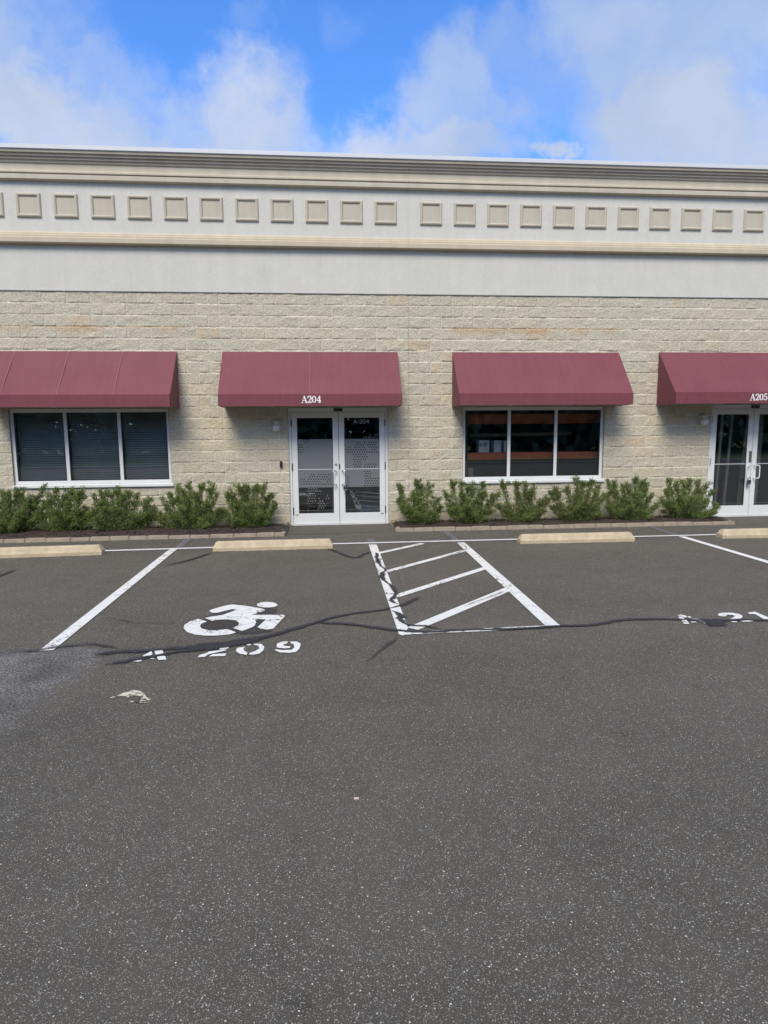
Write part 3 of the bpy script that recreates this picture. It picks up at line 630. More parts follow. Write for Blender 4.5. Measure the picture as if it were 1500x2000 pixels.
mb = MB(); mb.box(X0-.05, X1+.05, -.205, .15, zt(6.615,.185)+.003, zt(6.70,.205)); mb.build('coping', M_white, bld, bevel=.006)
# square panels
def panel(x0, z0, w=.405, h=.395):
    mb = MB(); b = .052
    x1, z1 = x0+w, z0+h
    mb.box(x0+b*.8, x1-b*.8, -.024, -.010, z0+b*.8, z1-b*.8)
    # mitred half-round frame
    prof = [(0,.011),(0,.030),(.010,.046),(.026,.052),(.042,.046),(.052,.030),(.052,.011)]
    cor = [(x0,z0,1,1),(x1,z0,-1,1),(x1,z1,-1,-1),(x0,z1,1,-1)]
    n = len(prof); vs_ = []
    for cx_, cz_, sx_, sz_ in cor:
        for d, h_ in prof: vs_.append((cx_+sx_*d, -h_, cz_+sz_*d))
    fs_ = []
    for k in range(4):
        for i in range(n-1): fs_.append((k*n+i, ((k+1)%4)*n+i, ((k+1)%4)*n+i+1, k*n+i+1))
    mb.add(vs_, fs_)
    return mb
PX = [-5.317+.6189*k for k in range(-7, 11)]+[1.704+.6212*k for k in range(18)]
P0 = None
for i, x in enumerate(PX):
    if x > X1-.5: continue
    if P0 is None:
        P0 = panel(0, 0).build('wall_panel', M_cream, bld); P0.location = (x, 0, zt(5.512, .05)); src = P0
    else:
        o = P0.copy(); COL.objects.link(o); o.location = (x, 0, zt(5.512, .05)); o.parent = bld
# shell behind the facade
mb = MB(); mb.box(X0, X0+.2, .2, 9, 0, 6.3); mb.build('side_wall', M_stucco, bld); mb = MB(); mb.box(X1-.2, X1, .2, 9, 0, 6.3); mb.build('side_wall', M_stucco, bld)
mb = MB(); mb.box(X0, X1, 9, 9.2, 0, 6.3); mb.build('back_wall', M_stucco, bld)
mb = MB(); mb.box(X0+.2, X1-.2, .2, 9, 5.7, 5.9); mb.build('roof', M_roof, bld)
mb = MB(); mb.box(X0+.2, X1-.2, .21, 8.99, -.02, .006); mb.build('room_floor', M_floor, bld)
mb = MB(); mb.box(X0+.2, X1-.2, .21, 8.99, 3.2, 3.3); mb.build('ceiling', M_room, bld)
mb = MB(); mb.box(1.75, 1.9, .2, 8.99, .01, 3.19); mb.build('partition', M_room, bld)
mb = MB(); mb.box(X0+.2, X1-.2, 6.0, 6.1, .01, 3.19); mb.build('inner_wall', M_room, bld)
# wall lining round the openings, so that rooms are closed
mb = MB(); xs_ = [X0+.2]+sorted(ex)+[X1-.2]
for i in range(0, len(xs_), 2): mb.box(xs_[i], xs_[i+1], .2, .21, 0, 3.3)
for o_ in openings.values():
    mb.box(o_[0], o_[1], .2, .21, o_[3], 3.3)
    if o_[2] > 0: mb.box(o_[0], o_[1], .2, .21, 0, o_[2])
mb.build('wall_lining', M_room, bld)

# windows
def window(name, x0, x1, z0, z1, mull):
    fr = MB(); Y0_, Y1_ = .035, .105; t_ = .055; zs = z0+.062
    fr.box(x0, x0+t_, Y0_, Y1_, zs, z1); fr.box(x1-t_, x1, Y0_, Y1_, zs, z1)
    fr.box(x0+t_, x1-t_, Y0_, Y1_, zs, zs+.062); fr.box(x0+t_, x1-t_, Y0_, Y1_, z1-.062, z1)
    for m_ in mull: fr.box(m_-.03, m_+.03, Y0_+.002, Y1_-.002, zs+.062, z1-.062)
    w = fr.build('window', M_alu, bld, bevel=.003)
    si_ = MB(); si_.prism([(-.045,z0),(-.045,z0+.045),(.034,z0+.062),(.034,z0)], x0-.03, x1+.03); si_.build('sill', M_alu, w, bevel=.003)
    e = [x0+t_]+[v for m_ in mull for v in (m_-.03, m_+.03)]+[x1-t_]
    for i in range(0, len(e), 2):
        p = MB(); p.box(e[i], e[i+1], .066, .074, zs+.062, z1-.062); p.build('pane', M_glass, w)
        g = MB(); a, b, c_, d = e[i], e[i+1], zs+.062, z1-.062
        g.box(a, a+.012, .052, .066, c_, d); g.box(b-.012, b, .052, .066, c_, d); g.box(a+.012, b-.012, .052, .066, c_, c_+.012); g.box(a+.012, b-.012, .052, .066, d-.012, d)
        g.build('gasket', M_black, w)
    return w
window('w1', *openings['w1'], [-4.795, -3.845]); window('w3', *openings['w3'], [3.447, 4.375])

# doors
def stroke(mb, pts, w, Y, th=.002, mi=0):
    """flat stroke in the XZ plane; pts [(x,z,(width factor))]"""
    P = [Vector((p[0], 0, p[1])) for p in pts]; W_ = [(p[2] if len(p) > 2 else 1)*w/2 for p in pts]
    vs_ = []
    for i, p in enumerate(P):
        d = (P[min(i+1, len(P)-1)]-P[max(i-1, 0)]).normalized(); n_ = Vector((-d.z, 0, d.x))
        for y in (Y-th, Y): vs_ += [(p.x+n_.x*W_[i], y, p.z+n_.z*W_[i]), (p.x-n_.x*W_[i], y, p.z-n_.z*W_[i])]
    fs_ = []
    for i in range(len(P)-1):
        a = 4*i; fs_ += [(a, a+1, a+5, a+4), (a+2, a+6, a+7, a+3), (a, a+4, a+6, a+2), (a+1, a+3, a+7, a+5)]
    fs_ += [(0,2,3,1), (4*len(P)-4, 4*len(P)-3, 4*len(P)-1, 4*len(P)-2)]
    mb.add(vs_, fs_, mi)
def arc(cx_, cz_, rx, rz, a0, a1, n=14, wf=None): return [(cx_+rx*math.cos(math.radians(a0+(a1-a0)*i/n)), cz_+rz*math.sin(math.radians(a0+(a1-a0)*i/n)), (wf(a0+(a1-a0)*i/n) if wf else 1)) for i in range(n+1)]
# serif glyphs on a 1-unit cap height
tw = lambda a: .45+.75*abs(math.cos(math.radians(a)))
SERIF = {'A': (.95, [[(.02,0,.5),(.34,0,.5)], [(.58,0,.5),(.96,0,.5)], [(.16,0,.45),(.47,1,.45)], [(.78,0,1.2),(.47,1.0,1.2)], [(.27,.33,.5),(.66,.33,.5)]]),
 '2': (.66, [arc(.30,.72,.23,.26,190,-20,wf=tw)+[(.34,.34,.8),(.08,.06,.6)], [(.05,.05,1.0),(.56,.05,1.0)], [(.56,.0,.5),(.60,.22,.4)]]),
 '0': (.68, [arc(.32,.49,.25,.46,0,360,24,wf=tw)]),
 '4': (.72, [[(.46,0,1.2),(.46,1,1.1)], [(.46,1,.5),(.06,.30,.5)], [(.04,.29,.8),(.66,.29,.8)], [(.28,0,.5),(.64,0,.5)]]),
 '5': (.66, [[(.14,.96,1.1),(.54,.96,1.1)], [(.13,.98,.5),(.11,.52,.5)], [(.11,.54,.5)]+arc(.30,.33,.25,.30,125,-160,wf=tw)])}
SANS = {'A': (.80, [[(.04,0),(.38,1)], [(.38,1),(.72,0)], [(.16,.32),(.60,.32)]]), '-': (.62, [[(.14,.42),(.46,.42)]]),
 '2': (.78, [arc(.33,.70,.27,.28,170,-30)+[(.08,.02)], [(.06,.03),(.66,.03)]]), '0': (.84, [arc(.36,.5,.29,.47,0,360,24)]), '4': (.78, [[(.50,0),(.50,.98)], [(.50,.98),(.05,.30)], [(.05,.30),(.68,.30)]])}
def write(mb, txt, font, x, z, h, w, Y, sxx=1.0, mi=0):
    tot = sum(font[c][0] for c in txt)*h*sxx; cx_ = x-tot/2; k = 0
    for c in txt:
        for s_ in font[c][1]:
            stroke(mb, [(cx_+p[0]*h*sxx, z+p[1]*h, p[2] if len(p) > 2 else 1) for p in s_], w, Y-.0004*k, mi=mi); k += 1
        cx_ += font[c][0]*h*sxx

def rng_(a, b, s=31): return list(np.arange(a, b+1, s))
DL = {517:[280,310,340],548:[200,290,322],578:[213,245],609:[200,231,262],641:[215,246,278],672:[200,231,262],955:[380,411]+rng_(472,627),986:rng_(364,612),1017:[256,287]+rng_(349,628),1048:rng_(240,490)+[585,616],1079:rng_(256,628)}
LL = {1138:rng_(349,449),1168:rng_(338,493),1199:rng_(354,416),1230:rng_(338,431)+[586],1261:rng_(354,416)+[478,570,601],1295:rng_(338,440)+[490,520],1322:rng_(475,540),1352:rng_(490,560),1383:rng_(475,545)}
DR = {548:[965,996,1055]+rng_(1112,1205),578:rng_(950,1043)+rng_(1100,1193),609:[840,871]+rng_(933,1057)+rng_(1112,1205),640:rng_(825,1073)+[1160,1191],670:rng_(840,1212),703:rng_(918,1073),732:rng_(935,1090),764:rng_(918,1073),795:rng_(935,997),826:rng_(918,1011)+rng_(1073,1197),857:rng_(935,997)+rng_(1060,1184),882:rng_(920,1015)+rng_(1060,1184),917:rng_(1060,1122),946:rng_(1075,1137),977:rng_(1060,1122),1007:rng_(1075,1230),1038:rng_(1060,1215),1068:rng_(1075,1230),1098:rng_(1060,1215)}
LR = {450:[1128,1190,1221],480:rng_(1050,1205)}
def door_pair(x0, x1, z1, first):
    fr = MB(); t_ = .05
    fr.box(x0, x0+t_, .02, .13, 0, z1); fr.box(x1-t_, x1, .02, .13, 0, z1); fr.box(x0+t_, x1-t_, .022, .13, z1-.075, z1)
    fr.box(x0+t_, x1-t_, -.01, .13, .001, .014)
    df = fr.build('door_frame', M_alu, bld, bevel=.003)
    mb = MB(); cxm = (x0+x1)/2; mb.box(cxm-.085, cxm+.085, .010, .0215, z1-.068, z1-.012); mb.build('strike_plate', M_dark, df)
    gap = .006; L = [(x0+t_+gap, cxm-gap*.7, -1), (cxm+gap*.7, x1-t_-gap, 1)]
    ztop = z1-.075-gap
    doors = []
    for (a, b, side) in L:
        zb = .02; st = .105; tr = .105; br = .205
        dm = MB(); Ya, Yb = .03, .075
        dm.box(a, a+st, Ya, Yb, zb, ztop); dm.box(b-st, b, Ya, Yb, zb, ztop); dm.box(a+st, b-st, Ya, Yb, zb, zb+br); dm.box(a+st, b-st, Ya, Yb, ztop-tr, ztop)
        d = dm.build('door', M_alu, bld, bevel=.003)
        ga, gb, gc, gd = a+st, b-st, zb+br, ztop-tr
        p = MB(); p.box(ga, gb, .050, .057, gc, gd); p.build('pane', M_glass, d)
        g = MB(); g.box(ga, ga+.008, .042, .050, gc, gd); g.box(gb-.008, gb, .042, .050, gc, gd); g.box(ga+.008, gb-.008, .042, .050, gc, gc+.008); g.box(ga+.008, gb-.008, .042, .050, gd-.008, gd); g.build('gasket', M_black, d)
        hx = (b-.055) if side < 0 else (a+.055); gx_ = hx-side*-.075 if side < 0 else hx+.075
        gx_ = hx-.075 if side < 0 else hx+.075
        zb_, zt_ = .775, 1.035; yh = -.045
        h = MB(); h.tube([(hx,.03,zt_),(hx,yh+.02,zt_),(hx+(gx_-hx)*.5,yh,zt_),(gx_-(gx_-hx)*.15,yh,zt_-.004),(gx_,yh,zt_-.03),(gx_,yh,zb_+.03),(gx_-(gx_-hx)*.15,yh,zb_+.004),(hx+(gx_-hx)*.5,yh,zb_),(hx,yh+.02,zb_),(hx,.03,zb_)], .0105, 10)
        h.build('handle', M_steel if first else M_alu, d, smooth=True)
        pb = MB(); pb.tube([(ga+.002,.085,1.065),(gb-.002,.085,1.065)], .011, 8); pb.box(ga-.03, ga, .076, .1, 1.05, 1.08); pb.box(gb, gb+.03, .076, .1, 1.05, 1.08); pb.build('push_bar', M_alu, d)
        # push bar edge seen through the glass sits on a slim outer rail
        pr_ = MB(); pr_.box(ga+.009, gb-.009, .046, .0495, 1.058, 1.068); pr_.build('rail', M_alu, d)
        ex_ = a if side < 0 else b
        for zh in (.28, 1.12, 1.93):
            hg = MB(); hg.box(ex_-.010, ex_+.010, .012, .029, zh-.065, zh+.065); hg.tube([(ex_,.012,zh-.065),(ex_,.012,zh+.065)], .009, 8); hg.build('hinge', M_dark if first else M_steel, d)
        sc_ = MB(); xx = a+.06 if side < 0 else b-.06; sc_.box(xx-.025, xx+.025, .022, .0295, zb+br-.028, zb+br-.020); sc_.build('vent_slot', M_dark, d)
        if first:
            f = MB()
            zf1, zf0 = Wl(600,857.9,.05).z, Wl(600,952.3,.05).z
            f.box(ga+.009, gb-.009, .0475, .0495, zf0, zf1, 0)
            for rows, mi in ((DL if side < 0 else DR, 1), (LL if side < 0 else LR, 2)):
                for yy, xl in rows.items():
                    for xx in xl:
                        q = Wl(550+xx/6.5217, 780+yy/6.5231, .047)
                        if not (ga+.012 < q.x < gb-.012): continue
                        yy_ = .0462 if mi == 1 else .0490
                        vv = [(q.x+.0125*math.cos(k*math.pi/4), yy_, q.z+.0125*math.sin(k*math.pi/4)) for k in range(8)]
                        f.add(vv, [tuple(range(8))], mi)
            f.build('privacy_film', [M_film, M_film_dot, M_film_lite], d)
            if side > 0:
                t = MB(); q = Wl(706,827,.046); write(t, 'A-204', SANS, q.x, q.z, .072, .010, .0455, 1.1); t.build('lettering', M_letterg, d)
        if (first and side < 0) or (not first and side > 0):
            pass
        if side < 0:
            lk = MB()
            if first: lk.lathe((b-.052,.03,1.155), [(.0,.016),(.018,.016),(.022,.008),(.022,0)], 16, axis='y')
            else: lk.box(b-.062, b-.004, .018, .0295, 1.10, 1.32)
            lk.build('lock', M_steel, d)
        elif first:
            lk = MB(); lk.box(a+.001, a+.016, .018, .0295, 1.07, 1.16); lk.build('latch_plate', M_black, d)
        doors.append(d)
    return doors
door_pair(openings['d1'][0], openings['d1'][1], openings['d1'][3], True)
door_pair(openings['d2'][0], openings['d2'][1], openings['d2'][3], False)

# key lock boxes hanging on the handles
def lockbox(x, y, z, label):
    t = empty('key_lock_box', (x, y, z), label, 'lock box', 'key lock boxes on door handles')
    b = MB(); b.box(-.036, .036, -.018, .018, -.125, -.035); b.build('body', M_dark, t, bevel=.008)
    b = MB(); b.box(-.029, .029, -.0225, -.0185, -.118, -.09); b.build('face_plate', M_steel, t, bevel=.001)
    b = MB(); b.lathe((0,-.018,-.068), [(.020,0),(.020,.006),(.012,.009)], 16, axis='y'); b.build('dial', M_black, t)
    b = MB(); b.tube([(-.022,0,-.036)]+[(-.022*math.cos(a), 0, -.0+.022*math.sin(a)) for a in [k*math.pi/8 for k in range(9)]]+[(.022,0,-.036)], .0055, 8); b.build('shackle', M_dark, t, smooth=True)
    return t
lockbox(.225+.045, -.045, .778, 'dark metal key lock box hanging from the right-hand handle of the A204 doors')
lockbox(8.43-.075, -.045, .778, 'dark key lock box hanging from the left handle of the A205 doors')

# ------------------------------------------------------------------ awnings
AW = [(-5.97, -2.735, 'burgundy awning without lettering over the blinds window, cut by the left edge of the picture', None),
      (-1.925, 1.28, 'burgundy awning lettered A204 over the white double doors', 'A204'),
      (2.313, 5.553, 'burgundy awning without lettering over the window that shows orange shelving', None),
      (6.358, 9.60, 'burgundy awning lettered A205 over the double doors at the right edge', 'A205')]
ZB, ZV, ZTP, PR = 2.222, 2.428, 3.225, .68
for x0, x1, lab, txt in AW:
    dz = .012 if txt == 'A205' else 0
    t = empty('awning', ((x0+x1)/2, 0, ZB+dz), lab, 'awning', 'burgundy awnings along the front')
    cx_ = (x0+x1)/2; a, b = x0-cx_, x1-cx_
    zv, zt_ = ZV-ZB, ZTP-ZB; th = .006
    m_ = MB()
    # sloped cloth with slight sag, as a subdivided sheet
    nxs, nys = 24, 8; vs_ = []; 
    for j in range(nys+1):
        v = j/nys
        for i in range(nxs+1):
            u = i/nxs; sag = .010*math.sin(math.pi*v)*(.5+.5*abs(math.sin(math.pi*u*3)))
            vs_.append((a+(b-a)*u, -.03-(PR-.03)*v+sag*.9, zt_-(zt_-zv)*v-sag*.7))
    top = [(j*(nxs+1)+i, (j+1)*(nxs+1)+i, (j+1)*(nxs+1)+i+1, j*(nxs+1)+i+1) for j in range(nys) for i in range(nxs)]
    n0 = len(vs_); vs2 = [(x, y+th, z-th) for x, y, z in vs_]
    m_.add(vs_, top); m_.add(vs2, [f[::-1] for f in top])
    m_.box(a, b, -.03, -.022, zt_-.02, zt_+.004)
    m_.build('canopy', M_awn, t, smooth=True)
    for xs_ in (a, b-th):
        m_ = MB(); m_.add([(xs_,-.022,-.005),(xs_,-PR,0),(xs_,-PR,zv),(xs_,-.03,zt_),(xs_+th,-.022,-.005),(xs_+th,-PR,0),(xs_+th,-PR,zv),(xs_+th,-.03,zt_)], [(0,3,2,1),(4,5,6,7),(0,1,5,4),(2,3,7,6),(3,0,4,7)])
        m_.build('side_panel', M_awn, t)
    m_ = MB(); m_.box(a+th, b-th, -PR-.004, -PR+.002, 0, zv+.002); m_.build('valance', M_awn, t)
    m_ = MB(); nseam = 2 if txt else 4
    fr = MB(); r_ = .013
    for z_, y_ in ((.02,-PR+.03),(zv-.035,-PR+.035),(zt_-.09,-.06)): fr.tube([(a+.02,y_,z_),(b-.02,y_,z_)], r_, 8)
    for u in [0,.33,.67,1]:
        x_ = a+.03+(b-a-.06)*u
        fr.tube([(x_,-.03,.02),(x_,-PR+.03,.02),(x_,-PR+.035,zv-.035),(x_,-.06,zt_-.09)], r_, 8)
    fr.build('frame', M_alu, t)
    sm = MB(); xsm = [b-.95,b-1.88,b-2.80] if x0 < -5 else ([-.02] if txt == 'A204' else [])
    for x_ in xsm:
        n_ = Vector((0,-.03-0,0)); p0 = Vector((x_,-.03,zt_)); p1 = Vector((x_,-PR,zv)); d = (p1-p0).normalized(); nn = Vector((1,0,0)).cross(d); nn = -nn if nn.z < 0 else nn
        for q0, q1 in ((p0, p1),):
            c0, c1 = q0+nn*.0015, q1+nn*.0015; w_ = Vector((.011,0,0))
            sm.add([c0-w_, c0+w_, c1+w_, c1-w_], [(0,1,2,3)])
        sm.build('seam', M_seam, t); sm = MB()
    if txt:
        lt = MB(); xc = (Wl(608,784,-PR).x-cx_) if txt == 'A204' else 0.0
        zl = .055 if txt == 'A204' else .055
        write(lt, txt, SERIF, xc, zl, .118, .0185, -PR-.006, 1.0)
        lt.build('lettering', M_letter, t)

# ------------------------------------------------------------------ wall lamps, card reader
def lamp(x, z, label):
    t = empty('wall_lamp', (x, -.02, z), label, 'wall lamp', 'globe lamps beside the doors')
    b = MB(); b.lathe((0,0,.05), [(.062,-.01),(.062,.012),(.05,.024),(.03,.03)], 24, axis='y'); b.build('backplate', M_lampw, t, smooth=False)
    b = MB(); b.box(-.035, .035, -.085, -.02, .035, .075); b.lathe((0,-.085,0), [(.045,.075),(.052,.07),(.052,.02),(.045,.015)], 24); b.build('holder', M_lampw, t)
    b = MB(); prof = [(.042,.018)]+[(.077*math.sin(math.radians(a)), -.045+.072*math.cos(math.radians(a))) for a in range(36, 181, 12)]
    prof[-1] = (.002, prof[-1][1]); b.lathe((0,-.085,0), prof, 28); b.build('globe', M_globe, t, smooth=True)
q = Wl(540,832,-.1); lamp(q.x, q.z+.015, 'small globe wall lamp left of the A204 doors'); q = Wl(1376,821,-.1); lamp(q.x, q.z+.02, 'small globe wall lamp left of the A205 doors')
q = Wl(549,907,-.03); b = MB(); b.box(q.x-.024, q.x+.024, -.042, -.012, q.z-.062, q.z+.062)
cr = b.build('card_reader', M_black, bevel=.008); tag(cr, 'slim black card reader on the block wall below the left globe lamp', 'card reader')

# ------------------------------------------------------------------ things behind the glass
for i, (a, b) in enumerate([(-5.69,-4.83),(-4.765,-3.875),(-3.815,-3.0)]):
    m_ = MB(); z = .93
    while z < 2.15:
        m_.add([(a,.150,z),(b,.150,z),(b,.174,z+.036),(a,.174,z+.036),(a,.152,z-.001),(b,.152,z-.001),(b,.176,z+.035),(a,.176,z+.035)], [(0,1,2,3),(7,6,5,4),(0,4,5,1),(3,2,6,7)]); z += .043
    m_.box(a, b, .148, .186, 2.14, 2.18)
    tag(m_.build('window_blind', M_blind), ['dark horizontal blind behind the left pane of the left window','dark horizontal blind behind the middle pane of the left window','dark horizontal blind behind the right pane of the left window'][i], 'blind', 'blinds in the left window')
q = Wl(37,945,.12); b = MB(); b.lathe((q.x,.125,.915), [(.026,0),(.028,.01),(.028,.085),(.014,.10),(.014,.115)], 16); tag(b.build('red_bottle', M_red, smooth=False), 'small red bottle in the bottom left corner of the left window', 'bottle')

rack = empty('pallet_rack', (4.0, 1.0, 0), 'storage rack with orange beams and green uprights behind the middle-right window', 'storage rack')
YR = .22
def rb(name, x0, x1, z0, z1, y0, y1, m): 
    b_ = MB(); b_.box(x0-4, x1-4, y0-1, y1-1, z0, z1); return b_.build(name, m, rack, bevel=.004)
xl = Wl(913,900,YR).x; xr = 5.9
z1_ = Wl(960,884,YR).z; z0_ = Wl(960,898,YR).z; zu1 = Wl(960,811,YR).z; zu0 = Wl(960,830,YR).z
for y_ in (YR, YR+1.0):
    u = MB(); u.box(xl-.07-4, xl-4, y_-1, y_+.05-1, .01, 3.1)
    for k in range(45): u.box(xl-.05-4, xl-.02-4, y_-.006-1, y_-1-.001, .1+k*.06, .13+k*.06, 1)
    u.build('upright', [M_green, M_dark], rack)
    rb('beam', xl, xr, z0_, z1_, y_-.0, y_+.05, M_orange); rb('beam', xl, xr, zu0+.03, zu1+.03, y_+.35, y_+.40, M_orange)
    rb('upright', xr, xr+.07, .01, 3.1, y_, y_+.05, M_green)
rb('shelf_board', xl, xr, z1_-.03, z1_-.002, YR+.052, YR+.99, M_room); rb('shelf_board', xl, xr, zu1-.0, zu1+.028, YR+.41, YR+.99, M_room)
def stand_in_box(x0p, x1p, ytop, ybot, Y, name, lab, deco=None):  # added white boxes in place of a bright window deep in the room
    a = Wl(x0p, ybot, Y); b_ = Wl(x1p, ytop, Y); m_ = MB(); zb = z1_; m_.box(a.x, b_.x, Y, Y+.25, zb, b_.z, 0)
    if deco:
        for dx0, dx1 in deco: m_.box(a.x+(b_.x-a.x)*dx0, a.x+(b_.x-a.x)*dx1, Y-.004, Y-.001, zb+(b_.z-zb)*.5, zb+(b_.z-zb)*.82, 1)
    tag(m_.build(name, [M_white_box, mat('stand_in_squares', (.36,.40,.36), .7)]), lab, 'box')
stand_in_box(935,956,860,883,.29,'white_stand_in_box','white box with two squares on the rack beam, standing in for a bright window far back', [(.08,.25),(.42,.75)])
stand_in_box(965,979,860,883,.30,'upright_stand_in_box','pair of pale upright boxes on the rack, standing in for bright spots next to the white box')
stand_in_box(985,998,860,883,.30,'upright_stand_in_box','pale upright box standing in for a bright spot behind the first mullion of the shelving window')
m_ = MB()
for k in range(2): m_.tube([(xl+.10+k*.07,.17,.02),(xl+.03+k*.05,.20,1.04)], .026, 4)
tag(m_.build('timber_offcut', M_wood), 'pale timber pieces leaning by the rack in the lower left corner of the window', 'timber')
m_ = MB(); m_.tube([(2.7,1.2,zu1+.05),(5.8,1.3,zu1+.07)], .06, 6); m_.tube([(2.9,1.1,z1_+.33),(5.2,1.3,z1_+.36)], .04, 6)
tag(m_.build('board_stack', M_wood), 'long timber boards stored high on the orange rack', 'timber')
for k, (xa, xb, lab) in enumerate([(8.30,8.02,'narrow timber board leaning behind the left A205 door'),(8.12,7.86,'thin timber batten leaning behind the left A205 door near its hinge side'),(8.75,8.42,'wide timber board leaning behind the right A205 door'),(8.92,8.60,'second timber board leaning behind the right A205 door'),(9.08,8.82,'third timber board leaning behind the right A205 door')]):
    m_ = MB(); w_ = .055 if k > 1 else .025; m_.add([(xb-w_,.22+.05*k,.01),(xb+w_,.22+.05*k,.01),(xa+w_,.5+.05*k,2.3),(xa-w_,.5+.05*k,2.3),(xb-w_,.25+.05*k,.01),(xb+w_,.25+.05*k,.01),(xa+w_,.53+.05*k,2.3),(xa-w_,.53+.05*k,2.3)], [(0,1,2,3),(7,6,5,4),(0,3,7,4),(1,5,6,2),(0,4,5,1),(3,2,6,7)])
    tag(m_.build('leaning_board', M_wood), lab, 'timber', 'boards leaning behind the A205 doors')
# reception furniture faintly seen through the A204 doors
m_ = MB(); m_.box(-.55,.10,.9,1.4,.50,.53); m_.box(-.5,-.46,.95,1.35,.01,.5); m_.box(.02,.06,.95,1.35,.01,.5); m_.box(-.55,.10,.9,1.4,.25,.27)
tag(m_.build('low_table', M_white_box), 'low pale table inside behind the left A204 door', 'table')
m_ = MB()
for k in range(5): m_.tube([(.62,.9+.02*k,.30+.06*k),(1.0,.95,.27+.055*k)], .008, 6)
m_.box(.60,1.0,.95,1.2,.02,.28)
tag(m_.build('wire_basket', M_white_box), 'pale wire basket on the floor inside the right A204 door', 'basket')

# ------------------------------------------------------------------ wheel stops
def wheel_stop(pl, pr, label, length=None, yr=None):
    a, b = G(*pl), G(*pr); d = (b-a); L = length or d.length; ang = math.atan2(d.y, d.x)
    c_ = a+d.normalized()*L/2
    n = 40; prof = [(0,0),(0,.052),(.012,.060),(.040,.128),(.052,.138),(.128,.138),(.140,.128),(.168,.060),(.18,.052),(.18,0)]
    ins = {0:0,.052:.0,.060:.004,.128:.040,.138:.055}
    me_ = MB(); vs_ = []; fs_ = []; Rn = random.Random(hash(label) % 1000)
    for i in range(n+1):
        for (y, z) in prof:
            u = -1+2*i/n; x = u*(L/2-ins[z])
            j = .0028*noise.noise(Vector((x*9, y*30, z*30+L)))
            vs_.append((x, y+j*2, z+j))
    P = len(prof)
    for i in range(n):
        for k in range(P): fs_.append((i*P+k, (i+1)*P+k, (i+1)*P+(k+1) % P, i*P+(k+1) % P))
    fs_.append(tuple(range(P))); fs_.append(tuple(n*P+k for k in range(P-1,-1,-1)))
    me_.add(vs_, fs_)
    o = me_.build('wheel_stop', M_concrete); o.location = c_; o.rotation_euler = (0,0,ang)
    # rebar holes as dark recessed caps
    for sx_ in (-1, 1):
        h = MB(); h.lathe((sx_*(L/2-.28),.09,.1385), [(.011,0),(.011,.001)], 12); h_ = h.build('bolt_hole', M_black, o); h_.matrix_parent_inverse = Matrix()
    return tag(o, label, 'wheel stop', 'concrete wheel stops at the stall heads')
wheel_stop((16,1090), (198.5,1084), 'concrete wheel stop at the far left, its left end cut by the picture', 1.83)
o = bpy.data.objects[[k.name for k in bpy.data.objects if k.name.startswith('wheel_stop')][0]]
# this one runs out of the frame to the left: measured from its right end
a, b = G(16,1090), G(198.5,1084); d_ = (b-a).normalized(); o.location = b-d_*1.83/2
wheel_stop((415.5,1077.5), (650,1071.5), 'concrete wheel stop in front of the A204 doors at the head of the accessible stall')
wheel_stop((1016.5,1062.5), (1240,1057.5), 'concrete wheel stop to the right of the hatched aisle')
wheel_stop((1411,1052), (1560,1049), 'concrete wheel stop cut off by the right edge of the picture', 1.83)

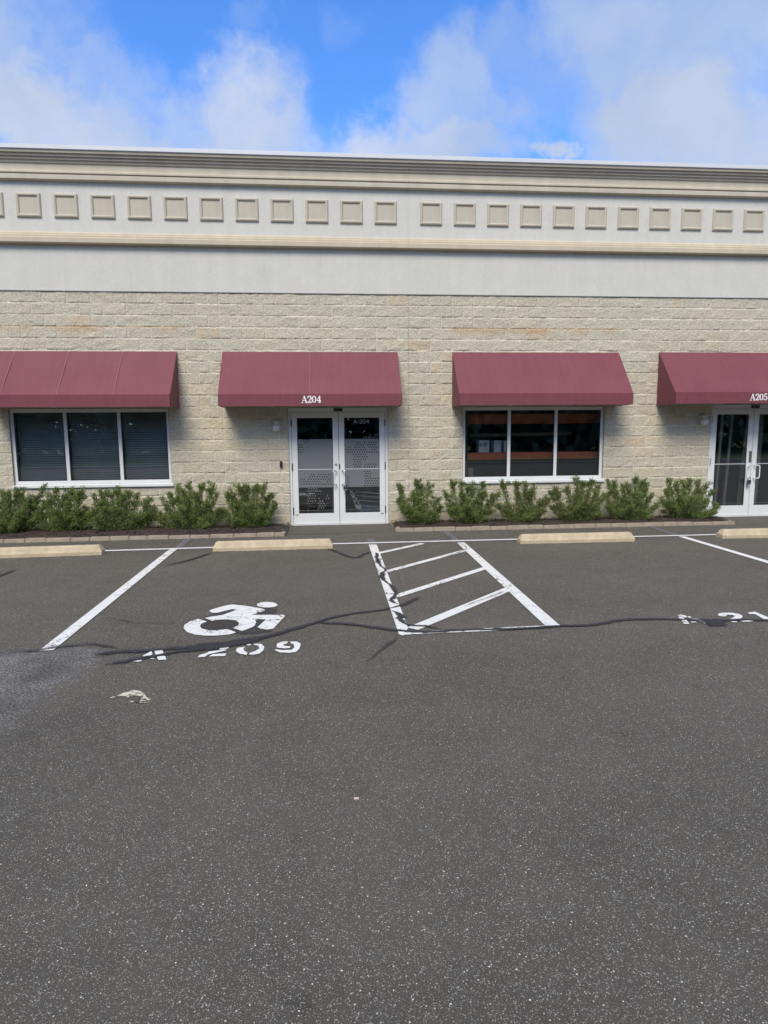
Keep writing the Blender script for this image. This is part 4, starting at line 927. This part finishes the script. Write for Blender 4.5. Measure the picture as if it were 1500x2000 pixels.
# ------------------------------------------------------------------ planting beds
def bed(A, B, Awall, Bwall, label_e, label_m, ends):
    """A,B outer front corners (ground), Awall,Bwall where the ends meet the wall"""
    e = MB(); H = .058; T = .085; Re = random.Random(int(abs(A.x)*10))
    def run(p, q):
        d = q-p; L = d.length; d = d.normalized(); n_ = Vector((-d.y, d.x, 0)); s_ = 0
        while s_ < L-.02:
            l = min(Re.uniform(.27,.40), L-s_); a_ = p+d*(s_+.003); b_ = p+d*(s_+l-.003); hh = H+Re.uniform(-.006,.008); off = n_*Re.uniform(-.006,.006)
            c = [a_+off, b_+off+n_*Re.uniform(-.004,.004), b_+off+n_*T, a_+off+n_*T]
            e.add([Vector((v.x,v.y,-.01)) for v in c]+[Vector((v.x,v.y,hh+Re.uniform(-.003,.003))) for v in c], [(0,3,2,1),(4,5,6,7),(0,1,5,4),(1,2,6,5),(2,3,7,6),(3,0,4,7)])
            s_ += l
    run(A, B)
    if 'A' in ends: run(Awall, A+(Awall-A).normalized()*.001)
    if 'B' in ends:
        run(B+(Bwall-B).normalized()*.09, Bwall)
    o = e.build('bed_edging', M_brick, bevel=.008); tag(o, label_e, 'edging', 'block edgings of the planting beds')
    # mulch surface, uneven
    n1, n2 = int((B-A).length/.06), 16; vs_ = []; fs_ = []
    for j in range(n2+1):
        for i in range(n1+1):
            u, v = i/n1, j/n2; p = (A.lerp(B, u)).lerp(Awall.lerp(Bwall, u), v*1.0)
            inn = Vector((0,.05,0))*(1-v); edge = min(1, min(u, 1-u)*n1*.06/.1)
            z = .045+.03*math.sin(math.pi*min(1, v*1.1))+.018*noise.noise(Vector((p.x*6, p.y*6, 0)))+.012*noise.noise(Vector((p.x*23, p.y*23, 3)))
            vs_.append((p.x, min(p.y+inn.y, -.0), z))
    for j in range(n2):
        for i in range(n1): fs_.append((j*(n1+1)+i, j*(n1+1)+i+1, (j+1)*(n1+1)+i+1, (j+1)*(n1+1)+i))
    # loose chips
    for k in range(int((B-A).length*260)):
        u, v = Re.random(), Re.uniform(.08,.95); p = A.lerp(B, u).lerp(Awall.lerp(Bwall, u), v); an = Re.random()*math.pi; l = Re.uniform(.012,.035); w_ = l*.3
        z = .06+.03*math.sin(math.pi*v)+Re.uniform(-.005,.012); d = Vector((math.cos(an)*l, math.sin(an)*l, Re.uniform(-.006,.010))); n_ = Vector((-math.sin(an)*w_, math.cos(an)*w_, 0)); c0 = Vector((p.x,p.y,z)); q0 = len(vs_)
        vs_ += [tuple(c0-d-n_), tuple(c0+d-n_), tuple(c0+d+n_), tuple(c0-d+n_)]; fs_.append((q0,q0+1,q0+2,q0+3))
    me_ = bpy.data.meshes.new('mulch'); me_.from_pydata(vs_, [], fs_); o = link('mulch', me_, M_mulch, kind='stuff'); tag(o, label_m, 'mulch')
aL, bL = G(-420,1071.5), G(556,1047.5); bed(Vector((-10,aL.y,0)), bL, Vector((-10,-.02,0)), Vector((-.80,-.02,0)), 'tan block edging along the front of the left planting bed', 'dark bark mulch filling the left planting bed', 'B')
aR, bR = G(772.5,1039), G(1436,1024.3); bed(aR, bR, Vector((1.13,-.02,0)), Vector((7.46,-.02,0)), 'tan block edging around the right planting bed between the two doors', 'dark bark mulch filling the right planting bed', 'AB')

# ------------------------------------------------------------------ shrubs
def shrub(seed, base, tips, label, brown=0.0, Y=-.50, dens=1.0):
    R_ = random.Random(seed); bp = G(*base); bp = Vector((Wl(base[0], base[1]-12, Y).x, Y, .06))
    stems = MB(); LV = []; LT = []
    def leafy(p0, p1, rad, n):
        d = (p1-p0).normalized()
        for _ in range(n):
            t_ = R_.random()**.8; p = p0.lerp(p1, t_); r_ = rad*(1-.55*t_)
            off = Vector((R_.gauss(0,1), R_.gauss(0,1), R_.gauss(0,.8)))*r_*.5
            c = p+off
            if c.y > -.045: c.y = -.045-R_.random()*.05
            if c.z < .07: c.z = .07+R_.random()*.04
            # a sprig: a fan of small scale-leaves pointing up and outward
            sd = (d*.7+Vector((R_.gauss(0,.5), R_.gauss(0,.5), R_.uniform(.2,1.0)))+off.normalized()*.5).normalized(); tone = R_.random()
            L = R_.uniform(.035,.062)
            for k in range(6):
                a = c+sd*L*(k/6)
                ld = (sd+Vector((R_.gauss(0,.55), R_.gauss(0,.55), R_.gauss(0,.45)))).normalized(); s_ = R_.uniform(.013,.024)
                w_ = ld.cross(Vector((R_.gauss(0,1), R_.gauss(0,1), R_.gauss(0,1)))).normalized()*s_*.30
                LV.append((a-w_*.5, a+ld*s_*.55-w_, a+ld*s_, a+ld*s_*.55+w_)); LT.append(min(1, max(0, tone*.6+R_.random()*.4)) if R_.random() > brown else -1)
    allb = []
    for (tx, ty) in tips:
        tp = Wl(tx, ty, Y+R_.uniform(-.18,.18)*(1 if ty > 955 else .6)); tp.z -= .03
        mid = bp.lerp(tp, .5)+Vector(((tp.x-bp.x)*.18, R_.uniform(-.05,.05), -.04+R_.uniform(-.03,.03)))
        allb.append((bp+Vector((R_.uniform(-.03,.03), R_.uniform(-.03,.03), 0)), mid, tp))
    for k in range(int(7*dens)):     # depth branches: front and back, lower
        tx, ty = R_.choice(tips); q = Wl(tx, ty, Y); f_ = R_.uniform(.4,.9)
        tp = Vector((bp.x+(q.x-bp.x)*f_*R_.uniform(.5,1.2), Y+R_.uniform(-.40,.30), .1+(q.z-.1)*f_*R_.uniform(.6,1.0)))
        allb.append((bp, bp.lerp(tp, .5)+Vector((0,0,-.04)), tp))
    for k in range(int(9*dens)):    # skirt
        a = R_.uniform(0, 2*math.pi); r_ = R_.uniform(.22,.40); wsp = (max(t_[0] for t_ in tips)-min(t_[0] for t_ in tips))/105*.5
        tp = Vector((bp.x+math.cos(a)*r_*wsp/.42, Y+math.sin(a)*r_*.95, R_.uniform(.13,.36))); allb.append((bp, bp.lerp(tp, .5)+Vector((0,0,.0)), tp))
    for i, (p0, pm, p1) in enumerate(allb):
        stems.tube([p0, pm, p1], [.010, .006, .0025], 5)
        L = (p1-pm).length
        prim = i < len(tips)
        leafy(pm.lerp(p1, -.2), p1, .074, int((190 if prim else 130)*max(.35, L/.35)))
        leafy(p0.lerp(pm, .35), pm, .13, int(115))
        for _ in range(3 if prim else 1):
            t_ = R_.uniform(.15,.9); s0 = pm.lerp(p1, t_); s1 = s0+Vector((R_.uniform(-.11,.11), R_.uniform(-.09,.09), R_.uniform(.03,.13)))
            stems.tube([s0, s1], [.004, .002], 4); leafy(s0, s1, .05, 42)
    vs_ = [tuple(v) for q_ in LV for v in q_]; fs_ = [(4*i, 4*i+1, 4*i+2, 4*i+3) for i in range(len(LV))]
    me_ = bpy.data.meshes.new('foliage'); me_.from_pydata(vs_, [], fs_)
    at1 = me_.attributes.new('leaf', 'FLOAT', 'POINT'); at1.data.foreach_set('value', [max(0, v) for v in LT for _ in range(4)])
    me_.polygons.foreach_set('material_index', [1 if v < 0 else 0 for v in LT])
    t = empty('shrub', (bp.x, bp.y, 0), label, 'shrub', 'evergreen shrubs along the wall')
    me_.transform(Matrix.Translation((-bp.x, -bp.y, 0)))
    f_ = link('foliage', me_, [M_leaf, M_brownleaf], t)
    st_ = stems.build('stems', M_bark, t); st_.data.transform(Matrix.Translation((-bp.x, -bp.y, 0)))
    return t
M_brownleaf = mat('dead_foliage', (.16,.10,.055), .8)
SH = [((18,1040), [(-12,962),(4,956),(18,958),(32,951),(45,952),(58,964),(72,969),(84,951),(88,985),(80,1005),(-25,990)], 'leftmost evergreen shrub, cut by the left edge of the picture', .02),
 ((128,1040), [(92,960),(108,952),(125,964),(141,952),(152,958),(162,951),(87,978),(70,999),(171,990),(182,1003),(76,1008),(132,975)], 'wide leafy evergreen shrub, second from the left edge, under the left window', .02),
 ((238,1038), [(181,963),(196,956),(205,975),(218,962),(230,948),(240,962),(252,959),(270,962),(292,970),(305,986),(308,1005),(172,1000),(180,992)], 'spreading evergreen shrub under the right end of the left window', .02),
 ((370,1036), [(316,970),(332,962),(345,946),(358,956),(370,940),(383,962),(395,945),(418,946),(425,960),(312,999),(306,1010),(428,996),(436,1006)], 'tall open evergreen shrub just right of the left window', .01),
 ((490,1034), [(442,962),(450,952),(467,946),(475,950),(483,947),(495,950),(503,945),(515,948),(528,963),(538,983),(434,995),(460,975),(530,1000)], 'dense rounded evergreen shrub beside the A204 doors, left of them', .03),
 ((822,1024), [(778,945),(776,975),(812,935),(824,945),(837,940),(805,961),(855,972),(862,988),(790,985)], 'evergreen shrub just right of the A204 doors, with one spiky left shoot', .02),
 ((918,1024), [(882,943),(867,958),(900,940),(912,950),(923,940),(944,943),(974,961),(962,967),(948,958),(875,985)], 'evergreen shrub under the left end of the shelving window', .03),
 ((1020,1024), [(980,936),(1009,940),(1025,941),(1043,943),(1035,960),(1073,972),(1062,974),(973,981),(990,992),(1060,995)], 'sparse brown-tinged evergreen shrub under the middle of the shelving window', .12),
 ((1124,1022), [(1084,949),(1074,958),(1108,949),(1127,930),(1138,940),(1156,937),(1170,946),(1180,963),(1080,990),(1168,985)], 'tall brown-tinged evergreen shrub under the right end of the shelving window', .10),
 ((1232,1021), [(1190,942),(1199,938),(1214,945),(1228,945),(1242,932),(1252,938),(1264,942),(1274,963),(1182,966),(1284,984),(1188,990)], 'bushy evergreen shrub right of the shelving window', .02),
 ((1340,1020), [(1305,934),(1300,956),(1322,939),(1334,940),(1346,934),(1365,936),(1379,944),(1392,956),(1290,973),(1403,987),(1388,1000)], 'evergreen shrub beside the A205 doors, one low branch reaching over the door', .02)]
for i, (b_, tips, lab, br) in enumerate(SH): shrub(11+i*7, b_, tips, lab, br, dens=[1.6,1.5,1.5,1.2,1.8,1.2,1.1,.6,.9,1.3,1.3][i])
# ------------------------------------------------------------------ woodland behind the photographer (mirrored in the glass)
Rw = np.random.default_rng(5); n = 60000
px_ = Rw.uniform(-70,70,n); hh = 13+3.5*np.sin(px_*.21)+2*np.sin(px_*.53+1); pz_ = Rw.random(n)**.75*hh; py_ = -44+Rw.normal(0,2.6,n)
sz = Rw.uniform(.35,.95,n); a1 = Rw.normal(size=(n,3)); a2 = Rw.normal(size=(n,3)); a1 /= np.linalg.norm(a1,axis=1)[:,None]; a2 = np.cross(a1,a2); a2 /= np.linalg.norm(a2,axis=1)[:,None]
c_ = np.stack([px_,py_,pz_],1); V = np.stack([c_-a1*sz[:,None], c_+a2*sz[:,None]*.6, c_+a1*sz[:,None], c_-a2*sz[:,None]*.6],1).reshape(-1,3)
me = bpy.data.meshes.new('woodland'); me.from_pydata(V.tolist(), [], [(4*i,4*i+1,4*i+2,4*i+3) for i in range(n)])
at2 = me.attributes.new('leaf', 'FLOAT', 'POINT'); at2.data.foreach_set('value', np.repeat(Rw.random(n),4))
wd = link('woodland', me, M_leaf2, kind='stuff'); tag(wd, 'far dark belt of trees facing the building, seen only in the window reflections', 'wood')

# ------------------------------------------------------------------ grit and dead leaves blown against the edgings and stops
Rg = random.Random(9); mb = MB()
def speck(x, y):
    l = Rg.uniform(.004,.014); an = Rg.random()*math.pi; w_ = l*Rg.uniform(.3,.7); c_ = Vector((x, y, .004+Rg.random()*.004)); d = Vector((math.cos(an), math.sin(an), 0)); n_ = Vector((-d.y, d.x, 0))
    mb.add([c_-d*l, c_-n_*w_, c_+d*l, c_+n_*w_, c_+Vector((0,0,l*.5))], [(0,1,4),(1,2,4),(2,3,4),(3,0,4)], Rg.choice((0,0,1,2)))
for k in range(520): speck(Rg.uniform(-8,-.9), bL.y-.005-abs(Rg.gauss(0,.07)))
for k in range(520): speck(Rg.uniform(1.3,7.5), aR.y-.03-abs(Rg.gauss(0,.07)))
for k in range(260): speck(Rg.uniform(-.75,1.1), -.02-abs(Rg.gauss(0,.12)))
for k in range(160): speck(Rg.uniform(6.6,9), Rg.uniform(-1.2,-.1))
for xw in (-4.3,-.9,3.9,7.2):
    for k in range(150): speck(xw+Rg.uniform(-.95,.95), -2.50-abs(Rg.gauss(0,.04)))
g_ = mb.build('grit', [mat('brown_grit', (.16,.11,.07), .9), mat('pale_grit', (.40,.36,.29), .9), mat('dark_grit', (.07,.05,.035), .9)]); g_['kind'] = 'stuff'
tag(g_, 'fine grit and leaf crumbs gathered along the edgings and wheel stops', 'grit')
